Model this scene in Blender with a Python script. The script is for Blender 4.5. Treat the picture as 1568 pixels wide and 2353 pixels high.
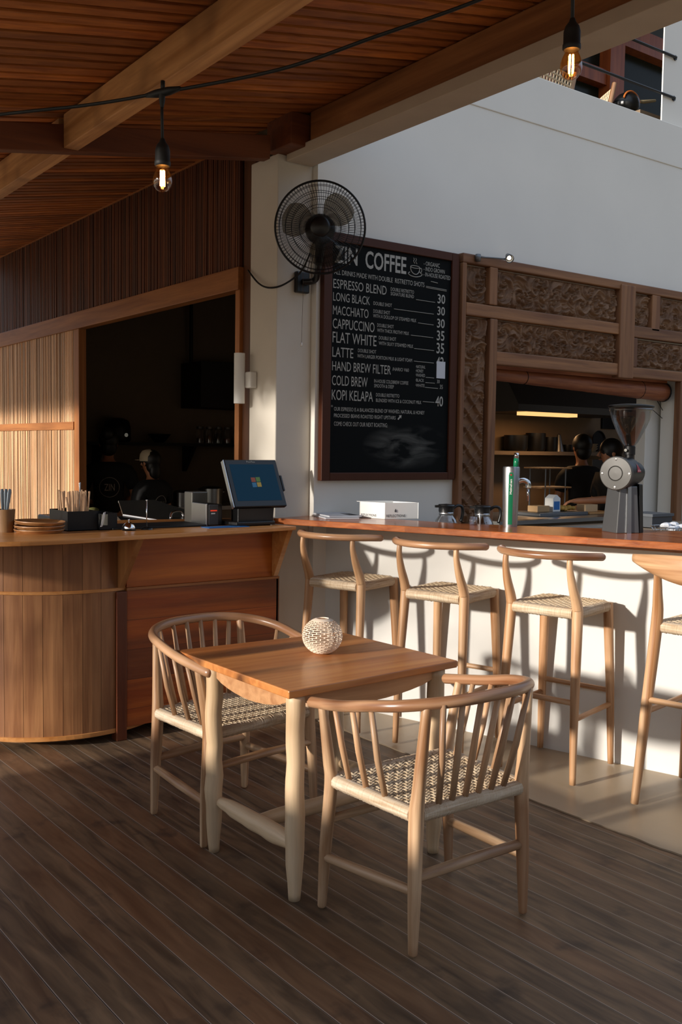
import bpy, bmesh, math, random
from mathutils import Vector, Matrix, noise
PI = math.pi
S = bpy.context.scene
C = S.collection
R = random.Random(7)
for o in list(bpy.data.objects): bpy.data.objects.remove(o)

# ------------------------------------------------------------------ camera
def cam_setup():
    roll, pitch, az, H, f = .0148, -.0655, math.radians(53.6), 1.6, 2225.
    F0 = Vector((math.cos(az), math.sin(az), 0)); R0 = Vector((math.sin(az), -math.cos(az), 0)); Z = Vector((0, 0, 1))
    F = F0*math.cos(pitch)+Z*math.sin(pitch); U = Z*math.cos(pitch)-F0*math.sin(pitch)
    R1 = R0*math.cos(roll)+U*math.sin(roll); U1 = U*math.cos(roll)-R0*math.sin(roll)
    cd = bpy.data.cameras.new('camera'); c = bpy.data.objects.new('camera', cd); C.objects.link(c)
    cd.sensor_fit = 'VERTICAL'; cd.sensor_height = 36; cd.lens = f/2353*36; cd.clip_start = .05
    m = Matrix((R1, U1, -F)).transposed().to_4x4(); m.translation = (0, 0, H); c.matrix_world = m
    S.camera = c
cam_setup()
# ------------------------------------------------------------------ light, world, exposure
SUN_AZ, SUN_EL = math.radians(-2.5), math.radians(13)
sl = bpy.data.lights.new('sun', 'SUN'); sl.energy = 5.2; sl.angle = math.radians(2.0); sl.color = (1, .92, .83)
so = bpy.data.objects.new('sun', sl); C.objects.link(so); so.location = (-9, 5, 5)
so.rotation_euler = Vector((math.cos(SUN_EL)*math.cos(SUN_AZ), math.cos(SUN_EL)*math.sin(SUN_AZ), -math.sin(SUN_EL))).to_track_quat('-Z', 'Y').to_euler()
W = bpy.data.worlds.new('world'); S.world = W; W.use_nodes = True
bg = W.node_tree.nodes['Background']; bg.inputs[1].default_value = .92
_t = W.node_tree.nodes.new('ShaderNodeTexCoord'); _s = W.node_tree.nodes.new('ShaderNodeSeparateXYZ'); _r = W.node_tree.nodes.new('ShaderNodeValToRGB')
W.node_tree.links.new(_t.outputs['Generated'], _s.inputs[0]); W.node_tree.links.new(_s.outputs['Z'], _r.inputs[0]); W.node_tree.links.new(_r.outputs[0], bg.inputs[0])
_m = W.node_tree.nodes.new('ShaderNodeMapRange'); _m.inputs[1].default_value = -.35; _m.inputs[2].default_value = -.95; W.node_tree.links.new(_s.outputs['X'], _m.inputs[0])   # bright evening sky on the sun's side
_r2 = W.node_tree.nodes.new('ShaderNodeValToRGB'); W.node_tree.links.new(_s.outputs['Z'], _r2.inputs[0])
for _i, (_p, _c) in enumerate(((-.02, (.0, .0, .0, 1)), (.04, (1.75, 1.55, 1.22, 1)), (.45, (.2, .24, .28, 1)))):
    _el = _r2.color_ramp.elements[_i] if _i < 2 else _r2.color_ramp.elements.new(_p); _el.position = max(0, _p); _el.color = _c
_x = W.node_tree.nodes.new('ShaderNodeMix'); _x.data_type = 'RGBA'; _x.blend_type = 'ADD'; W.node_tree.links.new(_m.outputs[0], _x.inputs[0]); W.node_tree.links.new(_r.outputs[0], _x.inputs[6]); W.node_tree.links.new(_r2.outputs[0], _x.inputs[7]); W.node_tree.links.new(_x.outputs[2], bg.inputs[0])
_e = _r.color_ramp.elements; _e[0].position = .10; _e[0].color = (.11, .105, .085, 1); _e[1].position = .32; _e[1].color = (.56, .70, .93, 1)   # dark tree line, then open sky
S.view_settings.view_transform = 'Standard'; S.view_settings.look = 'None'; S.view_settings.gamma = 1
S.view_settings.use_curve_mapping = False; S.view_settings.exposure = 0.15

# ------------------------------------------------------------------ materials
def nt(name):
    m = bpy.data.materials.new(name); m.use_nodes = True
    return m, m.node_tree.nodes, m.node_tree.links, m.node_tree.nodes['Principled BSDF']
def rgb(h):
    v = [int(h[i:i+2], 16)/255 for i in (0, 2, 4)]
    return tuple(x/12.92 if x < .04045 else ((x+.055)/1.055)**2.4 for x in v)+(1,)
def plain(name, col, rough=.5, metal=0., noise_amt=.0, nscale=8, bump=0, spec=.5):
    m, N, L, B = nt(name)
    c = rgb(col) if isinstance(col, str) else col
    B.inputs['Roughness'].default_value = rough; B.inputs['Metallic'].default_value = metal
    B.inputs['Specular IOR Level'].default_value = spec
    t = N.new('ShaderNodeTexCoord'); n = N.new('ShaderNodeTexNoise'); n.inputs['Scale'].default_value = nscale; n.inputs['Detail'].default_value = 5
    L.new(t.outputs['Object'], n.inputs['Vector'])
    r = N.new('ShaderNodeMapRange'); r.inputs[3].default_value = 1-noise_amt; r.inputs[4].default_value = 1+noise_amt
    L.new(n.outputs[0], r.inputs[0])
    v = N.new('ShaderNodeHueSaturation'); v.inputs['Color'].default_value = c; L.new(r.outputs[0], v.inputs['Value']); L.new(v.outputs[0], B.inputs['Base Color'])
    if bump:
        b = N.new('ShaderNodeBump'); b.inputs['Strength'].default_value = bump; b.inputs['Distance'].default_value = .01
        L.new(n.outputs[0], b.inputs['Height']); L.new(b.outputs[0], B.inputs['Normal'])
    return m
def wood(name, c1, c2, axis='x', rough=.42, uv=False, k=1., var=.16, streak=.0, c3=None, pitch=0, pax='z', seam=.03, bump=.15, s3=None):
    """grain along one axis; optional boards of width `pitch` stacked along pax, each with its own tone"""
    m, N, L, B = nt(name)
    B.inputs['Roughness'].default_value = rough
    t = N.new('ShaderNodeTexCoord'); src = t.outputs['UV'] if uv else t.outputs['Object']
    oi = N.new('ShaderNodeObjectInfo')
    off = N.new('ShaderNodeVectorMath'); off.operation = 'SCALE'; off.inputs[0].default_value = (13, 7, 31); L.new(oi.outputs['Random'], off.inputs['Scale'])
    add = N.new('ShaderNodeVectorMath'); L.new(src, add.inputs[0]); L.new(off.outputs[0], add.inputs[1])
    vec = add.outputs[0]; wn = None
    if pitch:
        sp = N.new('ShaderNodeSeparateXYZ'); L.new(src, sp.inputs[0])
        dv = N.new('ShaderNodeMath'); dv.operation = 'DIVIDE'; dv.inputs[1].default_value = pitch; L.new(sp.outputs[pax.upper()], dv.inputs[0])
        fl = N.new('ShaderNodeMath'); fl.operation = 'FLOOR'; L.new(dv.outputs[0], fl.inputs[0])
        fr = N.new('ShaderNodeMath'); fr.operation = 'FRACT'; L.new(dv.outputs[0], fr.inputs[0])
        wn = N.new('ShaderNodeTexWhiteNoise'); wn.noise_dimensions = '1D'; L.new(fl.outputs[0], wn.inputs['W'])
        o2 = N.new('ShaderNodeVectorMath'); o2.operation = 'SCALE'; o2.inputs['Scale'].default_value = 23; L.new(wn.outputs['Color'], o2.inputs[0])
        a2 = N.new('ShaderNodeVectorMath'); L.new(vec, a2.inputs[0]); L.new(o2.outputs[0], a2.inputs[1]); vec = a2.outputs[0]
    mp = N.new('ShaderNodeMapping'); hi, lo = 26*k, 1.6*k
    mp.inputs['Scale'].default_value = {'x': (lo, hi, hi), 'y': (hi, lo, hi), 'z': (hi, hi, lo)}[axis]
    L.new(vec, mp.inputs['Vector'])
    n1 = N.new('ShaderNodeTexNoise'); n1.inputs['Scale'].default_value = 1; n1.inputs['Detail'].default_value = 6; n1.inputs['Distortion'].default_value = .8; L.new(mp.outputs[0], n1.inputs['Vector'])
    mp2 = N.new('ShaderNodeMapping'); mp2.inputs['Scale'].default_value = tuple(x*5 for x in mp.inputs['Scale'].default_value); L.new(vec, mp2.inputs['Vector'])
    n2 = N.new('ShaderNodeTexNoise'); n2.inputs['Scale'].default_value = 1; n2.inputs['Detail'].default_value = 3; L.new(mp2.outputs[0], n2.inputs['Vector'])
    mp3 = N.new('ShaderNodeMapping'); s3 = s3 or ((.10, 1.6) if uv else (.25, .25)); mp3.inputs['Scale'].default_value = tuple(x*(s3[1] if x == lo else s3[0]) for x in (mp.inputs['Scale'].default_value if 0 else {'x': (lo, hi, hi), 'y': (hi, lo, hi), 'z': (hi, hi, lo)}[axis])); L.new(vec, mp3.inputs['Vector'])
    n3 = N.new('ShaderNodeTexNoise'); n3.inputs['Scale'].default_value = 1; n3.inputs['Detail'].default_value = 2; L.new(mp3.outputs[0], n3.inputs['Vector'])
    cr = N.new('ShaderNodeValToRGB'); cr.color_ramp.elements[0].position = .32; cr.color_ramp.elements[1].position = .68
    cr.color_ramp.elements[0].color = rgb(c1); cr.color_ramp.elements[1].color = rgb(c2); L.new(n1.outputs[0], cr.inputs[0])
    col = cr.outputs[0]
    if c3:
        mx = N.new('ShaderNodeMix'); mx.data_type = 'RGBA'; mx.inputs[7].default_value = rgb(c3)
        st = N.new('ShaderNodeMapRange'); st.inputs[1].default_value = .50; st.inputs[2].default_value = .64; st.inputs[4].default_value = streak; L.new(n3.outputs[0], st.inputs[0])
        L.new(st.outputs[0], mx.inputs[0]); L.new(col, mx.inputs[6]); col = mx.outputs[2]
    val = N.new('ShaderNodeMapRange'); val.inputs[3].default_value = .86; val.inputs[4].default_value = 1.12; L.new(n2.outputs[0], val.inputs[0])
    rv = N.new('ShaderNodeMapRange'); rv.inputs[3].default_value = 1-var; rv.inputs[4].default_value = 1+var; L.new(wn.outputs['Value'] if wn else oi.outputs['Random'], rv.inputs[0])
    ml = N.new('ShaderNodeMath'); ml.operation = 'MULTIPLY'; L.new(val.outputs[0], ml.inputs[0]); L.new(rv.outputs[0], ml.inputs[1])
    vo = ml.outputs[0]
    if pitch and seam:
        c = N.new('ShaderNodeMath'); c.operation = 'GREATER_THAN'; c.inputs[1].default_value = seam; L.new(fr.outputs[0], c.inputs[0])
        mr = N.new('ShaderNodeMapRange'); mr.inputs[3].default_value = .35; L.new(c.outputs[0], mr.inputs[0])
        m2 = N.new('ShaderNodeMath'); m2.operation = 'MULTIPLY'; L.new(vo, m2.inputs[0]); L.new(mr.outputs[0], m2.inputs[1]); vo = m2.outputs[0]
    hs = N.new('ShaderNodeHueSaturation'); L.new(col, hs.inputs['Color']); L.new(vo, hs.inputs['Value']); L.new(hs.outputs[0], B.inputs['Base Color'])
    if bump:
        b = N.new('ShaderNodeBump'); b.inputs['Strength'].default_value = bump; b.inputs['Distance'].default_value = .004
        L.new(n2.outputs[0], b.inputs['Height']); L.new(b.outputs[0], B.inputs['Normal'])
    return m
def glass(name, tint=(1, 1, 1, 1), gl=.12, rough=.05):
    m, N, L, B = nt(name); out = N['Material Output']
    t = N.new('ShaderNodeBsdfTransparent'); t.inputs[0].default_value = tint
    g = N.new('ShaderNodeBsdfGlossy'); g.inputs['Roughness'].default_value = rough
    fr = N.new('ShaderNodeLayerWeight'); fr.inputs[0].default_value = .35
    mr = N.new('ShaderNodeMapRange'); mr.inputs[3].default_value = gl*.4; mr.inputs[4].default_value = min(1, gl*5); L.new(fr.outputs['Facing'], mr.inputs[0])
    x = N.new('ShaderNodeMixShader'); L.new(mr.outputs[0], x.inputs[0]); L.new(t.outputs[0], x.inputs[1]); L.new(g.outputs[0], x.inputs[2]); L.new(x.outputs[0], out.inputs[0])
    return m
def emit(name, col, st):
    m, N, L, B = nt(name); B.inputs['Base Color'].default_value = col; B.inputs['Emission Color'].default_value = col; B.inputs['Emission Strength'].default_value = st
    return m
M = {}
M['plaster'] = plain('white_plaster', 'ddd9d0', .8, noise_amt=.05, nscale=2.2, bump=.12)
M['column'] = plain('column_plaster', 'd3ccbf', .85, noise_amt=.07, nscale=5, bump=.25)
M['concrete'] = plain('beam_concrete', 'b9aa97', .9, noise_amt=.10, nscale=7, bump=.4)
M['strip'] = plain('floor_concrete', 'a8957b', .38, noise_amt=.14, nscale=2.5, bump=.06)
M['barwall'] = plain('bar_plaster', 'd0cec8', .75, noise_amt=.05, nscale=3, bump=.10)
M['dark'] = plain('kitchen_paint', '7f6b54', .8, noise_amt=.1)
M['darkfloor'] = plain('kitchen_floor', '2a2622', .7)
M['black'] = plain('black_plastic', '0c0c0d', .35)
M['rubber'] = plain('black_rubber', '0b0d0d', .6)
M['blackm'] = plain('black_metal', '101114', .4, .3)
M['steel'] = plain('steel', 'b9bbbd', .28, 1., noise_amt=.05)
M['chrome'] = plain('chrome', 'e0e0e0', .1, 1.)
M['grey'] = plain('grey_metal', '6e6f70', .38, .7)
M['white'] = plain('white_paint', 'e4e4e0', .5)
M['paper'] = plain('paper', 'c9cbd0', .7, noise_amt=.06)
M['teak'] = wood('teak_top', 'a86a3c', 'c88a55', 'x', .3, c3='5e3720', streak=.75, var=.05)
M['panel_h'] = wood('teak_panel', '97430f', 'b95f20', 'x', .4, k=.8, c3='5a2c14', streak=.75, pitch=.163, pax='z', seam=.015, var=.08)
M['drum'] = wood('teak_staves', 'a8704a', 'd8a67e', 'z', .42, k=.8, uv=True)
M['cedge'] = wood('counter_top_wood', 'b9773a', 'd3965a', 'x', .3, k=.7, var=.03)
M['bart'] = wood('bar_top_wood', '8a4520', 'b56a38', 'y', .22, k=.7, pitch=.19, pax='x', seam=0, var=.16)
M['beam'] = wood('beam_wood', '7d4c26', 'a87040', 'y', .6, k=.6, c3='301a0b', streak=.6)
M['beamx'] = wood('rafter_wood', '58290f', '723c19', 'x', .6, k=.6)
M['batten'] = wood('batten_wood', '8b4715', 'c0722d', 'x', .6, k=.7, pitch=.1, pax='y', seam=0, var=.38)
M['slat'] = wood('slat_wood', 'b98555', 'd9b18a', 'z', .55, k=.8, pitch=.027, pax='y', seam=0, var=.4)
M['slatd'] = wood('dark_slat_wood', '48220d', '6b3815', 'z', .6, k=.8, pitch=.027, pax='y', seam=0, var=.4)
M['slatb'] = plain('slat_backing', '1c120b', .8)
M['trimw'] = wood('trim_wood', '8f5426', 'b0713a', 'y', .5, k=.7)
M['trimz'] = wood('post_wood', '8f5426', 'b0713a', 'z', .5, k=.7)
M['chair'] = wood('chair_teak', '8f6641', 'd2ae88', 'y', .45, uv=True, k=.9, var=.14, c3='7a4a2a', streak=.55)
M['rail'] = wood('chair_rail', '7f4f30', 'c69b75', 'y', .32, uv=True, k=.8, var=.12, c3='5a311a', streak=.85)
M['spindle'] = wood('spindle_teak', '8d6240', 'cca680', 'y', .45, uv=True, k=1., var=.25)
M['stool'] = wood('stool_teak', '98683f', 'd0a880', 'y', .42, uv=True, k=.8, var=.12)
M['log'] = wood('table_leg_wood', 'b89871', 'd6b994', 'y', .5, uv=True, k=.7, var=.08, c3='8a6a48', streak=.5)
M['rope'] = wood('rattan', 'b99e7a', 'e0cdae', 'x', .6, k=2.2, var=.0)
M['ropew'] = wood('rattan_wrap', 'b49876', 'dccbb2', 'y', .55, uv=True, k=3., var=.05)
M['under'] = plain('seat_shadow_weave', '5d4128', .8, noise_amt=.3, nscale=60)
M['carve'] = wood('carved_teak', '65462f', '886547', 'x', .7, k=.5, bump=.3)
M['framex'] = wood('old_teak_rail', '6b442a', '94663f', 'x', .65, k=.7, bump=.3)
M['framez'] = wood('old_teak_stile', '663f26', '8c603c', 'z', .65, k=.7, bump=.3)
M['board_frame'] = plain('mahogany', '45210f', .45, noise_amt=.12, nscale=20, spec=.25)
M['chalk'] = plain('chalk_paint', 'a8a69e', .9)
M['vase'] = plain('whitewashed_wood', 'e3cfb8', .7, noise_amt=.08, nscale=20)
M['blind'] = wood('bamboo_blind', '7a3d22', 'a0603a', 'x', .5, k=1.5)
M['skin'] = plain('skin', 'a8714f', .5)
M['hair'] = plain('hair', '0c0907', .5)
M['shirt'] = plain('black_shirt', '0e0d0d', .8)
M['cap'] = plain('cream_cap', 'b9a98e', .8)
M['glass'] = glass('clear_glass', gl=.14)
M['hopper'] = glass('smoked_hopper', (.80, .80, .79, 1), gl=.10)
M['amber'] = glass('amber_glass', (1, .62, .28, 1), gl=.10)
M['smoke'] = glass('smoked_blade', (.60, .56, .50, 1), gl=.03, rough=.3)
M['window'] = plain('dark_terrace_glass', '23261f', .25, spec=.12)
M['filament'] = emit('glowing_filament', (1, .62, .26, 1), 45)
M['spot'] = emit('lamp_lens', (1, .86, .66, 1), 5)
M['hoodlight'] = emit('hood_tube', (1, .55, .2, 1), 1.1)
M['green'] = plain('green_enamel', '0c6a45', .25)
M['red'] = plain('red_enamel', 'b3242a', .4)
M['leaf'] = plain('leaf', '4d6b33', .6)
M['bark'] = plain('bark', '5b4633', .9, noise_amt=.2)
M['blue'] = plain('blue_print', '2f6fb0', .5)
M['food'] = plain('food_yellow', 'b58a3a', .6)
def shadeless_chalkboard():
    m, N, L, B = nt('chalkboard'); B.inputs['Roughness'].default_value = .7; B.inputs['Specular IOR Level'].default_value = .12
    t = N.new('ShaderNodeTexCoord'); mp = N.new('ShaderNodeMapping'); mp.inputs['Scale'].default_value = (2.5, 1, 9); L.new(t.outputs['Object'], mp.inputs[0])
    n = N.new('ShaderNodeTexNoise'); n.inputs['Scale'].default_value = 1.4; n.inputs['Detail'].default_value = 7; n.inputs['Distortion'].default_value = .6; L.new(mp.outputs[0], n.inputs[0])
    # wiped chalk smudge with its own shape in the lower right of the slate
    ds = N.new('ShaderNodeVectorMath'); ds.operation = 'SUBTRACT'; ds.inputs[1].default_value = (4.13, 4.86, 1.62); L.new(t.outputs['Object'], ds.inputs[0])
    sc = N.new('ShaderNodeVectorMath'); sc.operation = 'MULTIPLY'; sc.inputs[1].default_value = (2.6, 0, 6.5); L.new(ds.outputs[0], sc.inputs[0])
    ln = N.new('ShaderNodeVectorMath'); ln.operation = 'LENGTH'; L.new(sc.outputs[0], ln.inputs[0])
    f1 = N.new('ShaderNodeMapRange'); f1.inputs[1].default_value = 1.; f1.inputs[2].default_value = .3; f1.inputs[3].default_value = 0; f1.inputs[4].default_value = 1; L.new(ln.outputs[1], f1.inputs[0])
    f2 = N.new('ShaderNodeMapRange'); f2.inputs[1].default_value = .42; f2.inputs[2].default_value = .75; L.new(n.outputs[0], f2.inputs[0])
    mu = N.new('ShaderNodeMath'); mu.operation = 'MULTIPLY'; L.new(f1.outputs[0], mu.inputs[0]); L.new(f2.outputs[0], mu.inputs[1])
    mx = N.new('ShaderNodeMix'); mx.data_type = 'RGBA'; mx.inputs[6].default_value = rgb('060909'); mx.inputs[7].default_value = rgb('6f6f6a'); L.new(mu.outputs[0], mx.inputs[0]); L.new(mx.outputs[2], B.inputs['Base Color'])
    return m
M['slate'] = shadeless_chalkboard()
def deck_mat():
    m, N, L, B = nt('deck_boards'); a = math.radians(1.6); P = .0965
    t = N.new('ShaderNodeTexCoord'); mp = N.new('ShaderNodeMapping'); mp.vector_type = 'POINT'; mp.inputs['Rotation'].default_value = (0, 0, -a); L.new(t.outputs['Object'], mp.inputs[0])
    sp = N.new('ShaderNodeSeparateXYZ'); L.new(mp.outputs[0], sp.inputs[0])
    def math_(op, a_, b_=None):
        n = N.new('ShaderNodeMath'); n.operation = op
        for i, v in enumerate((a_, b_)):
            if v is None: continue
            if isinstance(v, (int, float)): n.inputs[i].default_value = v
            else: L.new(v, n.inputs[i])
        return n.outputs[0]
    u = math_('DIVIDE', math_('ADD', sp.outputs['X'], .027), P); fl = math_('FLOOR', u); fr = math_('FRACT', u)
    wn = N.new('ShaderNodeTexWhiteNoise'); wn.noise_dimensions = '1D'; L.new(fl, wn.inputs['W'])
    gap = math_('LESS_THAN', math_('ABSOLUTE', math_('SUBTRACT', fr, .5)), .486)   # 1 on the board, 0 in the gap
    edge = math_('LESS_THAN', math_('ABSOLUTE', math_('SUBTRACT', fr, .512)), .466)
    off = N.new('ShaderNodeVectorMath'); off.operation = 'SCALE'; off.inputs['Scale'].default_value = 17; L.new(wn.outputs['Color'], off.inputs[0])
    ad = N.new('ShaderNodeVectorMath'); L.new(mp.outputs[0], ad.inputs[0]); L.new(off.outputs[0], ad.inputs[1])
    m1 = N.new('ShaderNodeMapping'); m1.inputs['Scale'].default_value = (22, 3.0, 1); L.new(ad.outputs[0], m1.inputs[0])
    n1 = N.new('ShaderNodeTexNoise'); n1.inputs['Scale'].default_value = 1; n1.inputs['Detail'].default_value = 7; n1.inputs['Distortion'].default_value = .7; L.new(m1.outputs[0], n1.inputs[0])
    n2 = N.new('ShaderNodeTexNoise'); n2.inputs['Scale'].default_value = 5.5; n2.inputs['Detail'].default_value = 5; L.new(mp.outputs[0], n2.inputs[0])
    n3 = N.new('ShaderNodeTexNoise'); n3.inputs['Scale'].default_value = 1.3; n3.inputs['Detail'].default_value = 3; L.new(mp.outputs[0], n3.inputs[0])
    cr = N.new('ShaderNodeValToRGB'); e = cr.color_ramp.elements; e[0].position = .3; e[1].position = .72; e[0].color = rgb('463729'); e[1].color = rgb('84694d'); L.new(n1.outputs[0], cr.inputs[0])
    mx = N.new('ShaderNodeMix'); mx.data_type = 'RGBA'; mx.inputs[7].default_value = rgb('6e4426')
    red = N.new('ShaderNodeMapRange'); red.inputs[1].default_value = .45; red.inputs[2].default_value = .95; red.inputs[4].default_value = .5; L.new(wn.outputs['Value'], red.inputs[0]); L.new(red.outputs[0], mx.inputs[0]); L.new(cr.outputs[0], mx.inputs[6])
    st = N.new('ShaderNodeMapRange'); st.inputs[1].default_value = .60; st.inputs[2].default_value = .74; st.inputs[4].default_value = .75; L.new(n2.outputs[0], st.inputs[0])
    mx2 = N.new('ShaderNodeMix'); mx2.data_type = 'RGBA'; mx2.inputs[7].default_value = rgb('2a241f'); L.new(st.outputs[0], mx2.inputs[0]); L.new(mx.outputs[2], mx2.inputs[6])
    v = math_('MULTIPLY', math_('ADD', math_('MULTIPLY', wn.outputs['Value'], .26), .87), math_('ADD', math_('MULTIPLY', n3.outputs[0], 1.3), .36))
    hs = N.new('ShaderNodeHueSaturation'); L.new(mx2.outputs[2], hs.inputs['Color']); L.new(v, hs.inputs['Value'])
    edge_sheen = N.new('ShaderNodeMix'); edge_sheen.data_type = 'RGBA'; edge_sheen.inputs[6].default_value = rgb('a39280'); L.new(edge, edge_sheen.inputs[0]); L.new(hs.outputs[0], edge_sheen.inputs[7])  # pale line on one board edge: grazing sheen put into the colour
    fin = N.new('ShaderNodeMix'); fin.data_type = 'RGBA'; fin.inputs[6].default_value = rgb('1a1612'); L.new(gap, fin.inputs[0]); L.new(edge_sheen.outputs[2], fin.inputs[7]); L.new(fin.outputs[2], B.inputs['Base Color'])
    ro = N.new('ShaderNodeMapRange'); ro.inputs[3].default_value = .38; ro.inputs[4].default_value = .62; L.new(n2.outputs[0], ro.inputs[0]); L.new(ro.outputs[0], B.inputs['Roughness'])
    h = math_('ADD', math_('MULTIPLY', n1.outputs[0], .25), gap); b = N.new('ShaderNodeBump'); b.inputs['Strength'].default_value = .35; b.inputs['Distance'].default_value = .004
    L.new(h, b.inputs['Height']); L.new(b.outputs[0], B.inputs['Normal'])
    return m
M['deck'] = deck_mat()
def screen_mat():
    m, N, L, B = nt('screen_glow'); t = N.new('ShaderNodeTexCoord'); g = N.new('ShaderNodeTexGradient'); g.gradient_type = 'SPHERICAL'
    mp = N.new('ShaderNodeMapping'); mp.inputs['Location'].default_value = (.25, 0, .2); mp.inputs['Scale'].default_value = (3.2, 0, 3.6); L.new(t.outputs['Object'], mp.inputs[0]); L.new(mp.outputs[0], g.inputs[0])
    cr = N.new('ShaderNodeValToRGB'); cr.color_ramp.elements[0].color = rgb('04283c'); cr.color_ramp.elements[1].color = rgb('14707a'); L.new(g.outputs[0], cr.inputs[0])
    B.inputs['Base Color'].default_value = (.01, .01, .01, 1); B.inputs['Roughness'].default_value = .2; B.inputs['Specular IOR Level'].default_value = .06
    L.new(cr.outputs[0], B.inputs['Emission Color']); B.inputs['Emission Strength'].default_value = .7
    return m
M['screen'] = screen_mat()

# ------------------------------------------------------------------ mesh helpers
def BM(): return bmesh.new()
def box(bm, x0, x1, y0, y1, z0, z1):
    v = [bm.verts.new(p) for p in ((x0, y0, z0), (x1, y0, z0), (x1, y1, z0), (x0, y1, z0), (x0, y0, z1), (x1, y0, z1), (x1, y1, z1), (x0, y1, z1))]
    for f in ((3, 2, 1, 0), (4, 5, 6, 7), (0, 1, 5, 4), (1, 2, 6, 5), (2, 3, 7, 6), (3, 0, 4, 7)): bm.faces.new([v[i] for i in f])
    return bm
def obox(bm, c, ax, ay, az):
    """box from centre and three half-extent vectors"""
    c, ax, ay, az = map(Vector, (c, ax, ay, az))
    v = [bm.verts.new(c+sx*ax+sy*ay+sz*az) for sx, sy, sz in ((-1, -1, -1), (1, -1, -1), (1, 1, -1), (-1, 1, -1), (-1, -1, 1), (1, -1, 1), (1, 1, 1), (-1, 1, 1))]
    for f in ((3, 2, 1, 0), (4, 5, 6, 7), (0, 1, 5, 4), (1, 2, 6, 5), (2, 3, 7, 6), (3, 0, 4, 7)): bm.faces.new([v[i] for i in f])
    return bm
def prism(bm, pts, z0, z1, f=lambda a, b, h: (a, b, h)):
    lo = [bm.verts.new(f(a, b, z0)) for a, b in pts]; hi = [bm.verts.new(f(a, b, z1)) for a, b in pts]; n = len(pts)
    bm.faces.new(lo[::-1]); bm.faces.new(hi)
    for i in range(n): bm.faces.new((lo[i], lo[(i+1) % n], hi[(i+1) % n], hi[i]))
    bmesh.ops.recalc_face_normals(bm, faces=bm.faces); return bm
def spline(pts, n):
    """Catmull-Rom through points (tuples of any length)"""
    out = []; m = len(pts)
    for i in range(m-1):
        p0, p1, p2, p3 = pts[max(i-1, 0)], pts[i], pts[i+1], pts[min(i+2, m-1)]
        for k in range(n):
            t = k/n; out.append(tuple(.5*(2*b+(c-a)*t+(2*a-5*b+4*c-d)*t*t+(3*b-a-3*c+d)*t**3) for a, b, c, d in zip(p0, p1, p2, p3)))
    out.append(tuple(pts[-1])); return out
def tube(bm, pts, rad, seg=12, closed=False, flat=1., cap=True):
    """swept round (or flattened) bar with metric UVs; rad a number or a list"""
    P = [Vector(p[:3]) for p in pts]; n = len(P)
    rr = [rad]*n if isinstance(rad, (int, float)) else list(rad)
    uvl = bm.loops.layers.uv.verify()
    T = []
    for i in range(n):
        a = P[i-1] if (i > 0 or closed) else P[i]; b = P[(i+1) % n] if (i < n-1 or closed) else P[i]
        T.append((b-a).normalized())
    up = Vector((0, 0, 1)) if abs(T[0].z) < .9 else Vector((0, 1, 0))
    nrm = (up-T[0]*up.dot(T[0])).normalized(); rings = []; ln = [0.]
    for i in range(n):
        nrm = (nrm-T[i]*nrm.dot(T[i])).normalized(); bn = T[i].cross(nrm)
        rings.append([bm.verts.new(P[i]+(nrm*math.cos(2*PI*k/seg)*flat+bn*math.sin(2*PI*k/seg))*rr[i]) for k in range(seg)])
        if i: ln.append(ln[-1]+(P[i]-P[i-1]).length)
    off = R.random()*5
    for i in range(n if closed else n-1):
        a, b = rings[i], rings[(i+1) % n]; l0 = ln[i]; l1 = ln[i+1] if i+1 < n else ln[i]+(P[0]-P[i]).length
        r0 = max(rr)
        for k in range(seg):
            f = bm.faces.new((a[k], a[(k+1) % seg], b[(k+1) % seg], b[k]))
            for lp, (u, v) in zip(f.loops, ((k, l0), (k+1, l0), (k+1, l1), (k, l1))): lp[uvl].uv = (u/seg*2*PI*r0+off, v+off)
    if cap and not closed:
        bm.faces.new(rings[0][::-1]); bm.faces.new(rings[-1])
    return bm
def rtube(bm, pts, rad, seg=12, flat=1.):
    """tube with rounded ends"""
    P = [Vector(p[:3]) for p in pts]; n = len(P); rr = [rad]*n if isinstance(rad, (int, float)) else list(rad)
    a = (P[0]-P[1]).normalized(); b = (P[-1]-P[-2]).normalized()
    q = [P[0]+a*rr[0]*.55, P[0]+a*rr[0]*.4]+P+[P[-1]+b*rr[-1]*.4, P[-1]+b*rr[-1]*.55]
    return tube(bm, q, [rr[0]*.45, rr[0]*.8]+rr+[rr[-1]*.8, rr[-1]*.45], seg, flat=flat)
def lathe(bm, prof, seg=32, o=(0, 0, 0), ax=(0, 0, 1), arc=None):
    ax = Vector(ax).normalized(); u = ax.orthogonal().normalized(); w = ax.cross(u); o = Vector(o); rings = []
    uvl = bm.loops.layers.uv.verify()
    for r, h in prof: rings.append([bm.verts.new(o+ax*h+(u*math.cos(2*PI*k/seg)+w*math.sin(2*PI*k/seg))*max(r, 1e-4)) for k in range(seg)])
    for i in range(len(rings)-1):
        for k in range(seg):
            f = bm.faces.new((rings[i][k], rings[i][(k+1) % seg], rings[i+1][(k+1) % seg], rings[i+1][k]))
            for lp, (uu, vv) in zip(f.loops, ((k, i), (k+1, i), (k+1, i+1), (k, i+1))): lp[uvl].uv = (uu/seg*.5, vv*.05)
    return bm
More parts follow.
